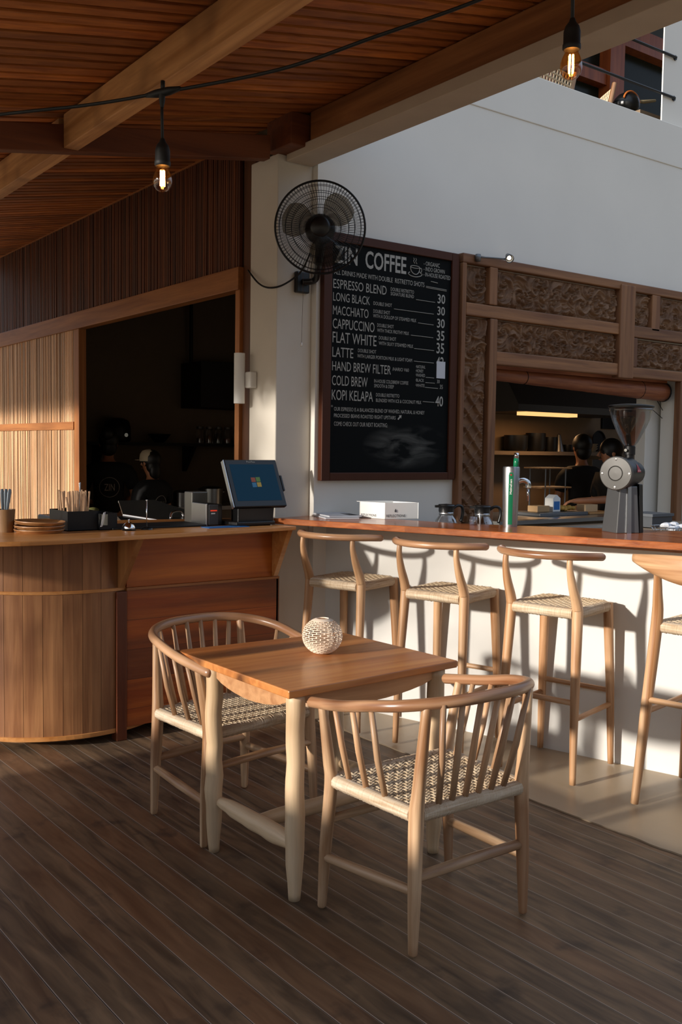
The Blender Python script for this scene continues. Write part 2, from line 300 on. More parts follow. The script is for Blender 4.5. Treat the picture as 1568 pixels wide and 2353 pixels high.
def obj(name, bm, mat, parent=None, smooth=False, bevel=0, world=False):
    bmesh.ops.recalc_face_normals(bm, faces=bm.faces)
    me = bpy.data.meshes.new(name); bm.to_mesh(me); bm.free()
    if smooth:
        for p in me.polygons: p.use_smooth = True
    me.materials.append(mat if not isinstance(mat, str) else M[mat])
    o = bpy.data.objects.new(name, me); C.objects.link(o)
    if parent:
        o.parent = parent
        if world:
            m = Matrix.Identity(4); p = parent
            while p:
                m = (p.matrix_parent_inverse if p.parent else Matrix.Identity(4)) @ p.matrix_basis @ m; p = p.parent
            o.matrix_parent_inverse = m.inverted()
    if bevel:
        b = o.modifiers.new('bevel', 'BEVEL'); b.width = bevel; b.segments = 2; b.limit_method = 'ANGLE'
    if smooth and smooth != True:
        e = o.modifiers.new('split', 'EDGE_SPLIT'); e.split_angle = math.radians(smooth)
    return o
def tag(o, label, cat, group=None, kind=None):
    o['label'] = label; o['category'] = cat
    if group: o['group'] = group
    if kind: o['kind'] = kind
    return o
def thing(name, label, cat, loc=(0, 0, 0), rz=0, group=None):
    o = bpy.data.objects.new(name, None); C.objects.link(o); o.location = loc; o.rotation_euler = (0, 0, rz); o.empty_display_size = .1
    return tag(o, label, cat, group)
def struct(name, bm, mat, **k):
    o = obj(name, bm, mat, **k); o['kind'] = 'structure'; return o
def dup(root, loc, rz, label=None, group=None):
    r = root.copy(); C.objects.link(r); r.location = loc; r.rotation_euler = (0, 0, rz)
    if label: r['label'] = label
    if group: r['group'] = group
    def kids(a, b):
        for ch in list(a.children):
            c = ch.copy(); C.objects.link(c); c.parent = b; kids(ch, c)
    kids(root, r)
    return r
def text(name, s, parent, mat, x0, z0, x1, z1, place, bold=0., world=True, ext=.0012):
    """lettering fitted to the box x0..x1, z0..z1 of a plane; place(x, z, h) gives the point"""
    cu = bpy.data.curves.new('t', 'FONT'); cu.body = s; cu.offset = bold; cu.resolution_u = 3
    to = bpy.data.objects.new('t', cu); C.objects.link(to)
    dg = bpy.context.evaluated_depsgraph_get(); me = bpy.data.meshes.new_from_object(to.evaluated_get(dg))
    bpy.data.objects.remove(to); bpy.data.curves.remove(cu)
    bm = bmesh.new(); bm.from_mesh(me); bpy.data.meshes.remove(me)
    xs = [v.co.x for v in bm.verts]; ys = [v.co.y for v in bm.verts]; ax, bx, ay, by = min(xs), max(xs), min(ys), max(ys)
    for v in bm.verts: v.co = Vector(place(x0+(v.co.x-ax)/(bx-ax)*(x1-x0), z0+(v.co.y-ay)/(by-ay)*(z1-z0), ext))
    return obj(name, bm, mat, parent, world=world)
def sphere(bm, c, r, sx=1, sy=1, sz=1, seg=16):
    c = Vector(c); n0 = len(bm.verts)
    bmesh.ops.create_uvsphere(bm, u_segments=seg, v_segments=max(6, seg*2//3), radius=1, matrix=Matrix.Translation(c) @ Matrix.Diagonal((r*sx, r*sy, r*sz, 1)))
    return bm

# ================================================================== THE SETTING
def xs(y): return 3.337-.0474*(y-2.205)      # line where the deck meets the concrete strip
bm = BM(); vs = [bm.verts.new(p) for p in ((-1.4, -4, 0), (xs(-4), -4, 0), (xs(5.3), 5.3, 0), (3.15, 11.6, 0), (-1.4, 11.6, 0))]; bm.faces.new(vs)
struct('floor', bm, 'deck')
bm = BM(); rr = random.Random(3)
edge = [(xs(y)+rr.uniform(-.006, .006), y) for y in [-4+.05*i for i in range(186)]]
top = [bm.verts.new((x, y, .006)) for x, y in edge]; low = [bm.verts.new((x-.003, y, -.02)) for x, y in edge]
far = [bm.verts.new((12, 5.3-.001, .006)), bm.verts.new((12, -4, .006))]
bm.faces.new(top+far)
for i in range(len(top)-1): bm.faces.new((low[i], low[i+1], top[i+1], top[i]))
struct('floor_terrace', bm, 'strip')
bm = BM(); box(bm, 3.12, 12, 5.3, 12.2, -.05, .004); struct('floor_kitchen', bm, 'darkfloor')
bm = BM(); box(bm, -60, 60, -60, 60, -.6, -.5); g_ = struct('ground', bm, plain('ground_earth', 'b09a78', .9, noise_amt=.15, nscale=1))
# roof: battens on a slope that rises towards the building
def zr(x): return 3.277+.185*(x-1.825)
bm = BM()
for i in range(-28, 112):
    y = i*.1
    if y > 10.75: continue
    w = .036+.004*((i*7) % 5-2)/2; x0, x1 = -.8, (3.40 if y < 5.0 else 3.17)
    obox(bm, ((x0+x1)/2, y+.05, zr((x0+x1)/2)+.016), ((x1-x0)/2, 0, (x1-x0)/2*.185), (0, w, 0), (-.003, 0, .016))
struct('ceiling', bm, 'batten')
bm = BM(); obox(bm, (1.3, 4.1, zr(1.3)+.10), (2.12, 0, 2.12*.185), (0, 6.9, 0), (-.004, 0, .012)); struct('ceiling_roof_sheet', bm, plain('roof_sheet', '17110d', .9))
# beams
bm = BM(); box(bm, 1.825, 1.9, -2.6, 4.895, 3.10, 3.268); box(bm, 1.825, 1.9, 4.965, 10.4, 3.10, 3.268); struct('trim_1', bm, wood('lit_beam_wood', 'a3703f', 'd09c66', 'y', .6, k=.6, c3='5a3418', streak=.7, s3=(.12, 2.2)), bevel=.004)  # paler wood tone stands in for low west light on this beam
bm = BM(); obox(bm, (1.13, 4.93, 3.095+.155*(1.13-1.9)+.068), (1.93, 0, 1.93*.155), (0, .034, 0), (0, 0, .068)); struct('trim_2', bm, 'beamx', bevel=.004)
bm = BM(); box(bm, 3.22, 3.34, -2.6, 4.72, 3.335, 3.53); struct('trim_3', bm, 'beam', bevel=.005)
bm = BM(); box(bm, 3.10, 3.35, 4.74, 5.0, 3.335, 3.52); struct('trim_4', bm, 'beamx', bevel=.006)
bm = BM(); box(bm, 3.2, 3.385, -2.6, 4.94, 3.297, 3.36); box(bm, 3.26, 3.385, -2.6, 4.94, 3.36, 3.62); struct('trim_5', bm, 'concrete', bevel=.004)
# pier between kiosk and menu wall
bm = BM(); box(bm, 3.15, 3.403, 4.952, 5.26, 0, 3.34); struct('wall_pier', bm, 'column', bevel=.006)
# menu wall with the opening for the carved surround
bm = BM()
for a in ((3.402, 4.88, 0, 4.24), (4.88, 7.1, 0, .98), (4.88, 7.1, 2.24, 4.24), (7.1, 9.2, 0, 4.24)): box(bm, a[0], a[1], 4.9, 5.06, a[2], a[3])
struct('wall_back', bm, 'plaster')
bm = BM(); box(bm, 4.3, 9.2, 4.893, 4.905, 3.93, 4.26); struct('trim_6', bm, 'plaster', bevel=.006)     # thicker parapet band
# kiosk slat wall
def slats(name, segs, mat='slat'):
    bm = BM(); rr = random.Random(11)
    for y0, y1, z0, z1 in segs:
        y = y0
        while y < y1-.01:
            w = .019; box(bm, 3.172-rr.uniform(0, .006), 3.195, y, y+w, z0, z1); y += .027
    return struct(name, bm, mat)
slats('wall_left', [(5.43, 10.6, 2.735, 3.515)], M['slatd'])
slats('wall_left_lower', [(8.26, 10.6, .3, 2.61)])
bm = BM(); box(bm, 3.2, 3.225, 5.33, 10.6, 2.66, 3.53); box(bm, 3.2, 3.225, 8.24, 10.6, 0, 2.66); struct('wall_left_backing', bm, 'slatb')
bm = BM(); box(bm, 3.15, 3.235, 5.41, 10.6, 2.598, 2.742); struct('trim_7', bm, 'trimw', bevel=.004)    # band over the hatch
bm = BM(); box(bm, 3.155, 3.2, 8.26, 10.6, 1.73, 1.80); struct('trim_8', bm, 'trimw', bevel=.003)
bm = BM(); box(bm, 3.165, 3.235, 8.15, 8.26, .9, 2.6); struct('trim_9', bm, 'trimz', bevel=.004)
bm = BM(); box(bm, 3.165, 3.235, 5.415, 5.47, .9, 2.6); struct('trim_10', bm, 'trimz', bevel=.004)
bm = BM(); box(bm, 3.19, 3.26, 5.27, 5.413, .9, 3.5); struct('trim_11', bm, wood('dark_post', '4a2b18', '6b4024', 'z', .5, k=.7), bevel=.004)
bm = BM(); box(bm, 3.16, 3.2, 5.43, 10.6, 3.515, 3.55); struct('trim_12', bm, 'trimw')
# kitchen shell
bm = BM(); box(bm, 3.9, 6.5, 10.5, 10.6, 0, 3.75); struct('wall_kitchen_far', bm, 'dark')
bm = BM(); box(bm, 6.5, 6.6, 7.6, 10.6, 0, 3.75); box(bm, 6.5, 11.2, 7.5, 7.6, 0, 3.75); struct('wall_kitchen_right', bm, 'dark')
bm = BM(); box(bm, 3.226, 3.9, 10.45, 10.6, 0, 3.75); struct('wall_kitchen_corner', bm, 'dark')
bm = BM(); box(bm, 10.9, 11, 5.06, 7.5, 0, 3.75); struct('wall_kitchen_end', bm, 'dark')
bm = BM(); box(bm, 3.24, 11, 5.07, 10.6, 3.56, 3.62); struct('ceiling_kitchen', bm, 'dark')
bm = BM(); box(bm, 3.385, 11, 4.95, 5.3, 3.56, 3.62); struct('trim_13', bm, 'dark')
bm = BM(); box(bm, 6.95, 9.0, 5.10, 5.20, .9, 3.0); struct('wall_hatch_side', bm, 'plaster')
# low bar wall
bd = Vector((.293, -.956, 0)).normalized(); bn = Vector((.956, .293, 0)).normalized(); b0 = Vector((3.901, 3.589, 0))
def onbar(s, h, z): p = b0+bd*s+bn*h; return (p.x, p.y, z)
bm = BM(); prism(bm, [(-1.43, 0), (2.2, 0), (2.2, .10), (-1.43, .10)], 0, 1.143, lambda s, h, z: onbar(s, h, z)); struct('wall_bar', bm, 'barwall')
# upper terrace behind the parapet
bm = BM(); box(bm, 6.886, 9.2, 5.0, 5.012, 4.2, 7.5); struct('wall_upper_pier', bm, 'plaster')
bm = BM(); box(bm, 4.2, 11.5, 7.2, 7.3, 3.7, 7.5); struct('wall_upper_back', bm, plain('terrace_paint', '3b3d36', .6, noise_amt=.12, nscale=1.5))
bm = BM(); box(bm, 4.2, 11.5, 4.95, 7.3, 3.63, 3.7); struct('floor_upper', bm, 'darkfloor')
bm = BM(); box(bm, 4.2, 11.5, 5.0, 7.3, 7.5, 7.6); struct('ceiling_upper', bm, 'dark')
# low garden wall on the open side of the deck: its top is where the sun starts to reach the furniture
bm = BM(); box(bm, -1.40, -1.26, -3.5, 4.75, 0, 1.08); struct('wall_garden', bm, 'plaster')

# ================================================================== SERVICE COUNTER
sc = thing('service_counter', 'teak service counter with a rounded stave end and panelled front, till on top', 'counter', (2.1, 5.0, 0))
bm = BM(); front = spline([(.62, 5.5), (.72, 5.0), (1.0, 4.68), (1.38, 4.525), (1.6, 4.498), (1.8, 4.51), (2.0, 4.545)], 6)
poly = front+[(2.55, 4.60), (3.125, 4.675), (3.06, 4.95), (3.1, 5.40), (.62, 5.9)]
prism(bm, poly, 1.122, 1.144); obj('counter_top', bm, 'cedge', sc, bevel=.003, world=True)
bm = BM(); cx, cy, rd = 1.985, 5.50, .642; uvl = bm.loops.layers.uv.verify()
ns = 26
for i in range(ns):      # vertical staves round the drum
    a0 = -PI/2+.19-i*.157; a1 = a0-.157
    q = [(cx+rd*math.cos(a), cy+rd*math.sin(a)) for a in (a0-.0015, (a0+a1)/2, a1+.0015)]
    for z0, z1 in ((.045, .818), (.836, 1.122)):
        for k in range(2):
            vs = [bm.verts.new((*p, z)) for p, z in ((q[k], z0), (q[k+1], z0), (q[k+1], z1), (q[k], z1))]
            f = bm.faces.new(vs)
            for lp, (u, v) in zip(f.loops, ((k*.05, z0), (k*.05+.05, z0), (k*.05+.05, z1), (k*.05, z1))): lp[uvl].uv = (u+i*3.7+z0*9, v+i*1.3)
        e = [q[0], q[1], q[2]]
# edges between staves close against an inner drum
M['drum_s'] = wood('teak_staves_vertical', '94603a', 'ba8253', 'y', .42, uv=True, k=.8, c3='6b4022', streak=.5)
obj('stave_drum', bm, 'drum_s', sc, world=True)
bm = BM(); lathe(bm, [(rd-.0015, .047), (rd-.0015, 1.12)], 48, (cx, cy, 0)); lathe(bm, [(rd-.0015, .047), (rd-.13, .047), (rd-.13, 0)], 48, (cx, cy, 0));  obj('drum_core', bm, plain('seam_filler', '8d6a48', .8), sc, world=True)
for z0, z1, e in ((.818, .836, .004), (.045, .07, .006)):
    bm = BM(); lathe(bm, [(rd, z0), (rd+e, z0+.002), (rd+e, z1-.002), (rd, z1)], 96, (cx, cy, 0)); obj('drum_band', bm, 'cedge', sc, world=True)
bm = BM(); box(bm, 2.155, 3.125, 4.862, 4.885, .068, .822); obj('lower_panel', bm, 'panel_h', sc, world=True, bevel=.002)
bm = BM(); box(bm, 2.155, 3.112, 4.867, 4.885, .832, 1.122); obj('upper_panel', bm, wood('teak_upper_panel', '95480f', 'b9651f', 'x', .4, k=.55, c3='793c12', streak=.6), sc, world=True, bevel=.002)
bm = BM(); box(bm, 2.15, 3.125, 4.852, 4.87, .818, .832); box(bm, 2.16, 3.11, 4.852, 4.87, 1.092, 1.104); obj('panel_moulding', bm, wood('moulding', '9a5c30', 'b5743d', 'x', .4, k=.6), sc, world=True)
bm = BM(); box(bm, 2.09, 2.15, 4.848, 4.92, 0, .815); obj('corner_post', bm, wood('post_teak', '58270e', '743a17', 'z', .4, k=.6), sc, world=True, bevel=.004)
bm = BM(); box(bm, 3.112, 3.13, 4.862, 4.95, 0, .822); obj('end_post', bm, wood('end_teak', '683312', '80441d', 'z', .4, k=.6), sc, world=True)
bm = BM(); box(bm, 2.2, 3.1, 5.2, 5.24, 0, 1.12); obj('rear_panel', bm, 'dark', sc, world=True)
for x in (2.118, 3.095):
    bm = BM(); prism(bm, [(4.865, .835), (4.865, 1.121), (4.60 if x < 3 else 4.69, 1.121), (4.845, .835)], x-.016, x+.016, lambda a, b, h: (h, a, b)); obj('bracket', bm, wood('bracket_teak', 'a3683a', 'c08a55', 'z', .42, k=.6) if x < 3 else 'cedge', sc, world=True, bevel=.002)
# ================================================================== BAR TOP
bt = thing('bar_counter', 'long teak bar top along the white wall behind the row of stools', 'bar top', (3.9, 3.5, 1.145))
d = Vector((.373, -.928)); fr0 = Vector((3.19, 4.62))
fa, fb = fr0+d*-.268, fr0+d*3.3
bm = BM(); prism(bm, [tuple(fa), tuple(fb), (5.2, 1.56), (5.3, 2.2), (4.55, 3.15), (3.84, 4.05), (3.60, 4.80), (3.42, 4.885), (3.395, 4.945)], 1.146, 1.181); obj('bar_top', bm, 'bart', bt, world=True, bevel=.004)
bm = BM(); prism(bm, [(-1.35, -.07), (2.2, -.03), (2.2, 0), (-1.35, 0)], 1.118, 1.146, onbar); obj('cleat', bm, wood('cleat_teak', '8d5a33', 'a87143', 'y', .5), bt, world=True)

# ================================================================== WEAVING
def woven(bm, hw_f, hw_r, y0, y1, z, p=.0215, amp=.0035, w=.62, crown=.006):
    """cord seat between rails: strips over and under in both directions, paired, with holes between"""
    def half(y): return hw_r+(hw_f-hw_r)*(y-y0)/(y1-y0)
    ny = max(4, int((y1-y0)/p)); nx = max(4, int(2*hw_f/p)); th = .0016
    def zz(s, t): return z-crown*(1-(2*t-1)**2)*.0-crown*(1-(2*s-1)**2)*(1-(2*t-1)**2)
    for j in range(ny):
        t = (j+.5)/ny; y = y0+(y1-y0)*t; hx = half(y)
        for k in (-.27, .27):
            yy = y+k*p; row = []
            for i in range(nx*2+1):
                s = i/(nx*2); x = (2*s-1)*hx; ph = (i % 4)
                up = amp if (((i//2)+j) % 2) else -amp
                if i % 2 == 0: up *= .3
                row.append((bm.verts.new((x, yy-p*.19, zz(s, t)+up)), bm.verts.new((x, yy, zz(s, t)+up+.0028)), bm.verts.new((x, yy+p*.19, zz(s, t)+up))))
            for a, b in zip(row, row[1:]):
                bm.faces.new((a[0], b[0], b[1], a[1])); bm.faces.new((a[1], b[1], b[2], a[2]))
    for i in range(nx):
        s = (i+.5)/nx; row = []
        for j in range(ny*2+1):
            t = j/(ny*2); y = y0+(y1-y0)*t; x = (2*s-1)*half(y); hw = p*w*.42
            up = -amp if ((i+(j//2)) % 2) else amp
            if j % 2 == 0: up *= .3
            row.append((bm.verts.new((x-hw, y, zz(s, t)+up)), bm.verts.new((x, y, zz(s, t)+up+.0028)), bm.verts.new((x+hw, y, zz(s, t)+up))))
        for a, b in zip(row, row[1:]):
            bm.faces.new((a[0], b[0], b[1], a[1])); bm.faces.new((a[1], b[1], b[2], a[2]))
    return bm
def wrapped(bm, a, b, r, pitch=.0065, seg=10, flat=1.):
    a, b = Vector(a), Vector(b); n = int((b-a).length/pitch); pts = []; rad = []; rr = random.Random(n)
    for i in range(n):
        e = rr.uniform(-.04, .05)
        for t, f in ((.08, .93), (.35, 1.02), (.65, 1.02), (.92, .93)): pts.append(a+(b-a)*((i+t)/n)); rad.append(r*(f+e*(f > 1)))
    return tube(bm, pts, rad, seg, flat=flat)

# ================================================================== ARMCHAIRS
def armchair():
    t = thing('armchair', 'pale teak armchair with spindle back and cord seat nearest the camera, its back to us', 'chair', (2.205, 2.45, 0), 0)
    half = [(0, -.29, .822), (.12, -.28, .82), (.22, -.238, .813), (.29, -.165, .80), (.322, -.06, .782), (.328, .06, .755), (.324, .17, .736), (.314, .27, .7205)]
    P = [(-x, y, z) for x, y, z in half[::-1]]+half[1:]
    bm = BM(); rtube(bm, spline(P, 6), .0195, 14); obj('armrail', bm, 'rail', t, True)
    for s in (-1, 1):
        bm = BM(); rtube(bm, spline([(s*.298, .215, .012), (s*.288, .212, .22), (s*.272, .207, .44), (s*.283, .207, .53), (s*.317, .20, .718)], 6), spline([(.0155,), (.0215,), (.0235,), (.021,), (.0155,)], 6) and [x[0] for x in spline([(.0155,), (.0215,), (.0235,), (.021,), (.0155,)], 6)], 12); obj('front_leg', bm, 'chair', t, True)
        bm = BM(); rtube(bm, spline([(s*.25, -.215, .012), (s*.245, -.211, .22), (s*.238, -.205, .44), (s*.235, -.212, .55), (s*.228, -.232, .80)], 6), [x[0] for x in spline([(.0155,), (.0225,), (.0255,), (.022,), (.0165,)], 6)], 12); obj('rear_leg', bm, 'chair', t, True)
        bm = BM(); rtube(bm, [(s*.289, .205, .185), (s*.27, 0, .198), (s*.247, -.205, .21)], [.016, .0185, .016], 10); obj('side_stretcher', bm, 'chair', t, True)
        for k, (yb, yt) in enumerate(((.135, .125), (.04, .03), (-.06, -.07))):
            xt = .318-.0*k; bm = BM(); tube(bm, [(s*.246, yb, .465), (s*.285, (yb+yt)/2, .60), (s*xt, yt, .752-.19*yt)], [.0105, .0115, .0095], 8); obj('spindle', bm, 'spindle', t, True)
    for x in (-.145, -.087, -.029, .029, .087, .145):
        bm = BM(); tube(bm, [(x, -.205, .465), (x*1.15, -.24, .62), (x*1.32, -.283+abs(x)*.10, .815)], [.0105, .0115, .0095], 8); obj('spindle', bm, 'spindle', t, True)
    bm = BM(); rtube(bm, [(-.245, -.208, .252), (0, -.21, .256), (.245, -.208, .252)], [.017, .019, .017], 10); obj('rear_stretcher', bm, 'chair', t, True)
    bm = BM(); rtube(bm, [(-.285, .21, .315), (0, .21, .32), (.285, .21, .315)], [.017, .021, .017], 10, flat=.8); obj('front_stretcher', bm, 'chair', t, True)
    bm = BM(); woven(bm, .258, .226, -.19, .195, .470); obj('woven_seat', bm, 'rope', t)
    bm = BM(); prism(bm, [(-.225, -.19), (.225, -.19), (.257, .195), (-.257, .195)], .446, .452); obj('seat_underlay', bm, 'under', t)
    for a, b in (((-.255, .207, .452), (.255, .207, .452)), ((-.222, -.205, .452), (.222, -.205, .452)), ((-.262, .19, .452), (-.24, -.19, .452)), ((.262, .19, .452), (.24, -.19, .452))):
        bm = BM(); wrapped(bm, a, b, .0245); obj('wrapped_rail', bm, 'ropew', t, True)
    return t
ch = armchair()
dup(ch, (2.077, 3.60, 0), math.radians(187.7), 'pale teak armchair with spindle back behind the table, facing us, beside the curved counter')

# ================================================================== TABLE
tb = thing('cafe_table', 'square teak cafe table on peeled log legs between the two armchairs', 'table', (2.2, 3.12, 0))
bm = BM(); prism(bm, [(1.797, 2.722), (2.622, 2.765), (2.582, 3.492), (1.778, 3.53)], .742, .771); obj('tabletop', bm, wood('tabletop_teak', '98592c', 'bf7f46', 'x', .27, k=.45, c3='4a2a18', streak=.9, bump=.05, s3=(.45, .7)), tb, world=True, bevel=.004)
def log(x0, y0, z0, x1, y1, z1, prof, nm, k=10):
    rr = random.Random(int((x0+y0+z1)*999)); n = 12; pts = []; rad = []
    for i in range(n+1):
        t = i/n; pts.append((x0+(x1-x0)*t+rr.uniform(-.003, .003)*(0 < i < n), y0+(y1-y0)*t+rr.uniform(-.003, .003)*(0 < i < n), z0+(z1-z0)*t))
        q = t*(len(prof)-1); a = int(min(q, len(prof)-2)); rad.append((prof[a]+(prof[a+1]-prof[a])*(q-a))*(1+rr.uniform(-.025, .025)))
    bm = BM(); tube(bm, spline(pts, 2), [x[0] for x in spline([(r,) for r in rad], 2)], 14); return obj(nm, bm, 'log', tb, True, world=True)
for x, y in ((1.865, 2.775), (1.832, 3.30), (2.545, 2.80), (2.52, 3.43)):
    log(x, y, 0, x-.005, y, .743, [.021, .031, .036, .034, .033, .034, .034], 'leg')
log(1.845, 3.29, .205, 1.868, 2.79, .195, [.018, .030, .032, .036, .036, .022], 'stretcher')
log(2.53, 3.41, .20, 2.548, 2.81, .20, [.02, .03, .032, .03, .03, .02], 'stretcher')
log(1.862, 3.03, .20, 2.535, 3.06, .20, [.024, .03, .03, .03, .03, .024], 'cross_stretcher')
def apron(p, q, nm):
    p, q = Vector(p), Vector(q); n = (q-p).normalized(); w = Vector((-n.y, n.x, 0))*.011; L = (q-p).length
    pts = [(0, .742), (L, .742), (L, .708)]+[(L*(1-i/10), .708-.042*math.sin(PI*i/10)**.7) for i in range(1, 10)]+[(0, .708)]
    bm = BM(); prism(bm, pts, -1, 1, lambda a, b, h: (p.x+n.x*a+w.x*h, p.y+n.y*a+w.y*h, b)); obj(nm, bm, wood('apron_teak', '9b6a42', 'bd8d60', 'x', .5, k=.6), tb, world=True)
apron((1.89, 2.775), (2.52, 2.80), 'apron'); apron((1.85, 2.80), (1.83, 3.28), 'apron'); apron((1.86, 3.31), (2.5, 3.43), 'apron'); apron((2.54, 2.83), (2.522, 3.40), 'apron')
# slotted round lantern on the table
bm = BM(); NL, NS = 46, 120; rows = []; uvl = bm.loops.layers.uv.verify()
zc, rz, rx = .0715, .0715, .082
for j in range(NL+1):
    a = -PI/2*.80+PI*.80*(j+(.22 if j % 2 else -.22)*(0 < j < NL))/NL
    rows.append([bm.verts.new((rx*math.cos(a)*math.cos(2*PI*k/NS), rx*math.cos(a)*math.sin(2*PI*k/NS), zc+rz*math.sin(a)/math.sin(PI/2*.80))) for k in range(NS)])
for j in range(NL):
    for k in range(NS):
        if 4 <= j <= NL-5 and j % 2 == 0 and (k+(j//2)*4) % 8 != 0: continue
        bm.faces.new((rows[j][k], rows[j][(k+1) % NS], rows[j+1][(k+1) % NS], rows[j+1][k]))
bm.faces.new(rows[0][::-1])
lv = obj('slotted_lantern', bm, 'vase'); lv.location = (2.245, 3.16, .772)
so_ = lv.modifiers.new('wall', 'SOLIDIFY'); so_.thickness = .004
tag(lv, 'round whitewashed wooden lantern with thin cut slots standing on the table', 'lantern')

# ================================================================== BAR STOOLS
def bar_stool():
    t = thing('bar_stool', 'bar stool with curved top rail nearest the service counter', 'bar stool', (0, 0, 0), 0, None)
    bm = BM(); P = [(-.27, .085, 1.10), (-.245, .03, 1.103), (-.17, -.055, 1.105), (-.06, -.10, 1.105), (.06, -.10, 1.105), (.17, -.055, 1.105), (.245, .03, 1.103), (.27, .085, 1.10)]
    P = [(x, y-.205, z) for x, y, z in P]
    rtube(bm, spline(P, 6), .0205, 12, flat=.92); obj('top_rail', bm, 'rail', t, True)
    for s in (-1, 1):
        prof = [(s*.20, -.215, .01, .0155), (s*.193, -.205, .35, .021), (s*.180, -.175, .78, .0265), (s*.178, -.178, .86, .0265), (s*.175, -.225, .96, .0215), (s*.172, -.252, 1.04, .016), (s*.17, -.252, 1.095, .0135)]
        q = spline(prof, 6); bm = BM(); tube(bm, [p[:3] for p in q], [p[3] for p in q], 10); obj('rear_leg', bm, 'stool', t, True)
        bm = BM(); q = spline([(s*.20, .215, .01, .0165), (s*.19, .20, .4, .0225), (s*.176, .178, .80, .0265), (s*.175, .177, .830, .0265)], 5); tube(bm, [p[:3] for p in q], [p[3] for p in q], 8); obj('front_leg', bm, 'stool', t, True)
        bm = BM(); rtube(bm, [(s*.192, -.20, .32), (s*.192, .20, .32)], .0135, 9); obj('side_rung', bm, 'stool', t, True)
    bm = BM(); rtube(bm, [(-.19, .20, .39), (.19, .20, .39)], .014, 9); obj('front_rung', bm, 'stool', t, True)
    bm = BM(); rtube(bm, [(-.19, -.203, .40), (.19, -.203, .40)], .014, 9); obj('rear_rung', bm, 'stool', t, True)
    bm = BM(); woven(bm, .168, .168, -.168, .172, .846, p=.0195, amp=.0028); obj('woven_seat', bm, 'rope', t)
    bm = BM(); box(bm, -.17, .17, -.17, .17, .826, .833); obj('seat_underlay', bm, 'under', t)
    for a, b in (((-.16, .175, .823), (.16, .175, .823)), ((-.16, -.176, .823), (.16, -.176, .823)), ((-.172, -.16, .823), (-.172, .16, .823)), ((.172, -.16, .823), (.172, .16, .823))):
        bm = BM(); wrapped(bm, a, b, .0275, .006, 10, flat=1.0); obj('wrapped_rail', bm, 'ropew', t, True)
    return t
def face(deg): return math.radians(deg-90)
GS = 'bar stools with curved top rails'
st = bar_stool(); st['group'] = GS; st.location = (3.385, 4.475, .006); st.rotation_euler = (0, 0, face(19))
dup(st, (3.575, 3.84, .006), face(18), 'second bar stool from the service counter, curved top rail')
dup(st, (3.748, 3.22, .006), face(14), 'third bar stool from the service counter, standing clear behind the near armchair')
def horn_stool():
    t = thing('bar_stool', 'bar stool with a broad carved horn-shaped back at the right end of the row', 'bar stool', (3.925, 2.455, .006), face(10.7))
    # broad back: horns at the ends, deep in the middle
    bm = BM(); n = 24; uvl = bm.loops.layers.uv.verify(); secs = []
    for i in range(n+1):
        s = -1+2*i/n; x = s*.30; y = -.245-.075*(1-abs(s)**1.7)+.0; h = .018+.050*(1-abs(s)**1.6); th = .011+.008*(1-abs(s)); zc = 1.112-.018*(1-s*s)+.012*abs(s)
        secs.append([bm.verts.new((x, y+th*math.cos(a), zc+h*math.sin(a))) for a in [2*PI*k/10 for k in range(10)]])
    for a, b in zip(secs, secs[1:]):
        for k in range(10):
            f = bm.faces.new((a[k], a[(k+1) % 10], b[(k+1) % 10], b[k]))
            for lp in f.loops: lp[uvl].uv = (lp.vert.co.z, lp.vert.co.x)
    bm.faces.new(secs[0][::-1]); bm.faces.new(secs[-1]); obj('back_rest', bm, 'stool', t, True)
    for s in (-1, 1):
        q = spline([(s*.25, -.25, .01, .018), (s*.225, -.225, .42, .0245), (s*.196, -.205, .83, .026), (s*.185, -.23, .98, .0205), (s*.178, -.255, 1.085, .0155)], 6)
        bm = BM(); tube(bm, [p[:3] for p in q], [p[3] for p in q], 10); obj('rear_leg', bm, 'stool', t, True)
        q = spline([(s*.245, .25, .01, .0165), (s*.22, .22, .42, .023), (s*.192, .19, .82, .026), (s*.19, .188, .85, .026)], 5)
        bm = BM(); tube(bm, [p[:3] for p in q], [p[3] for p in q], 10); obj('front_leg', bm, 'stool', t, True)
        bm = BM(); rtube(bm, [(s*.227, -.225, .43), (s*.222, .225, .43)], .0135, 9); obj('side_rung', bm, 'stool', t, True)
    bm = BM(); rtube(bm, [(-.22, -.226, .49), (.22, -.226, .49)], .0145, 9); obj('rear_rung', bm, 'stool', t, True)
    bm = BM(); rtube(bm, [(-.22, .222, .50), (.22, .222, .50)], .0145, 9); obj('front_rung', bm, 'stool', t, True)
    bm = BM(); woven(bm, .185, .185, -.185, .188, .842, p=.0195, amp=.0028); obj('woven_seat', bm, 'rope', t)
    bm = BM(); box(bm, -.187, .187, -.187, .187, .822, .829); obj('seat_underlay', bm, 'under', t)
    for a, b in (((-.175, .19, .82), (.175, .19, .82)), ((-.175, -.192, .82), (.175, -.192, .82)), ((-.19, -.175, .82), (-.19, .175, .82)), ((.19, -.175, .82), (.19, .175, .82))):
        bm = BM(); wrapped(bm, a, b, .026, .006, 10); obj('wrapped_rail', bm, 'ropew', t, True)
horn_stool()

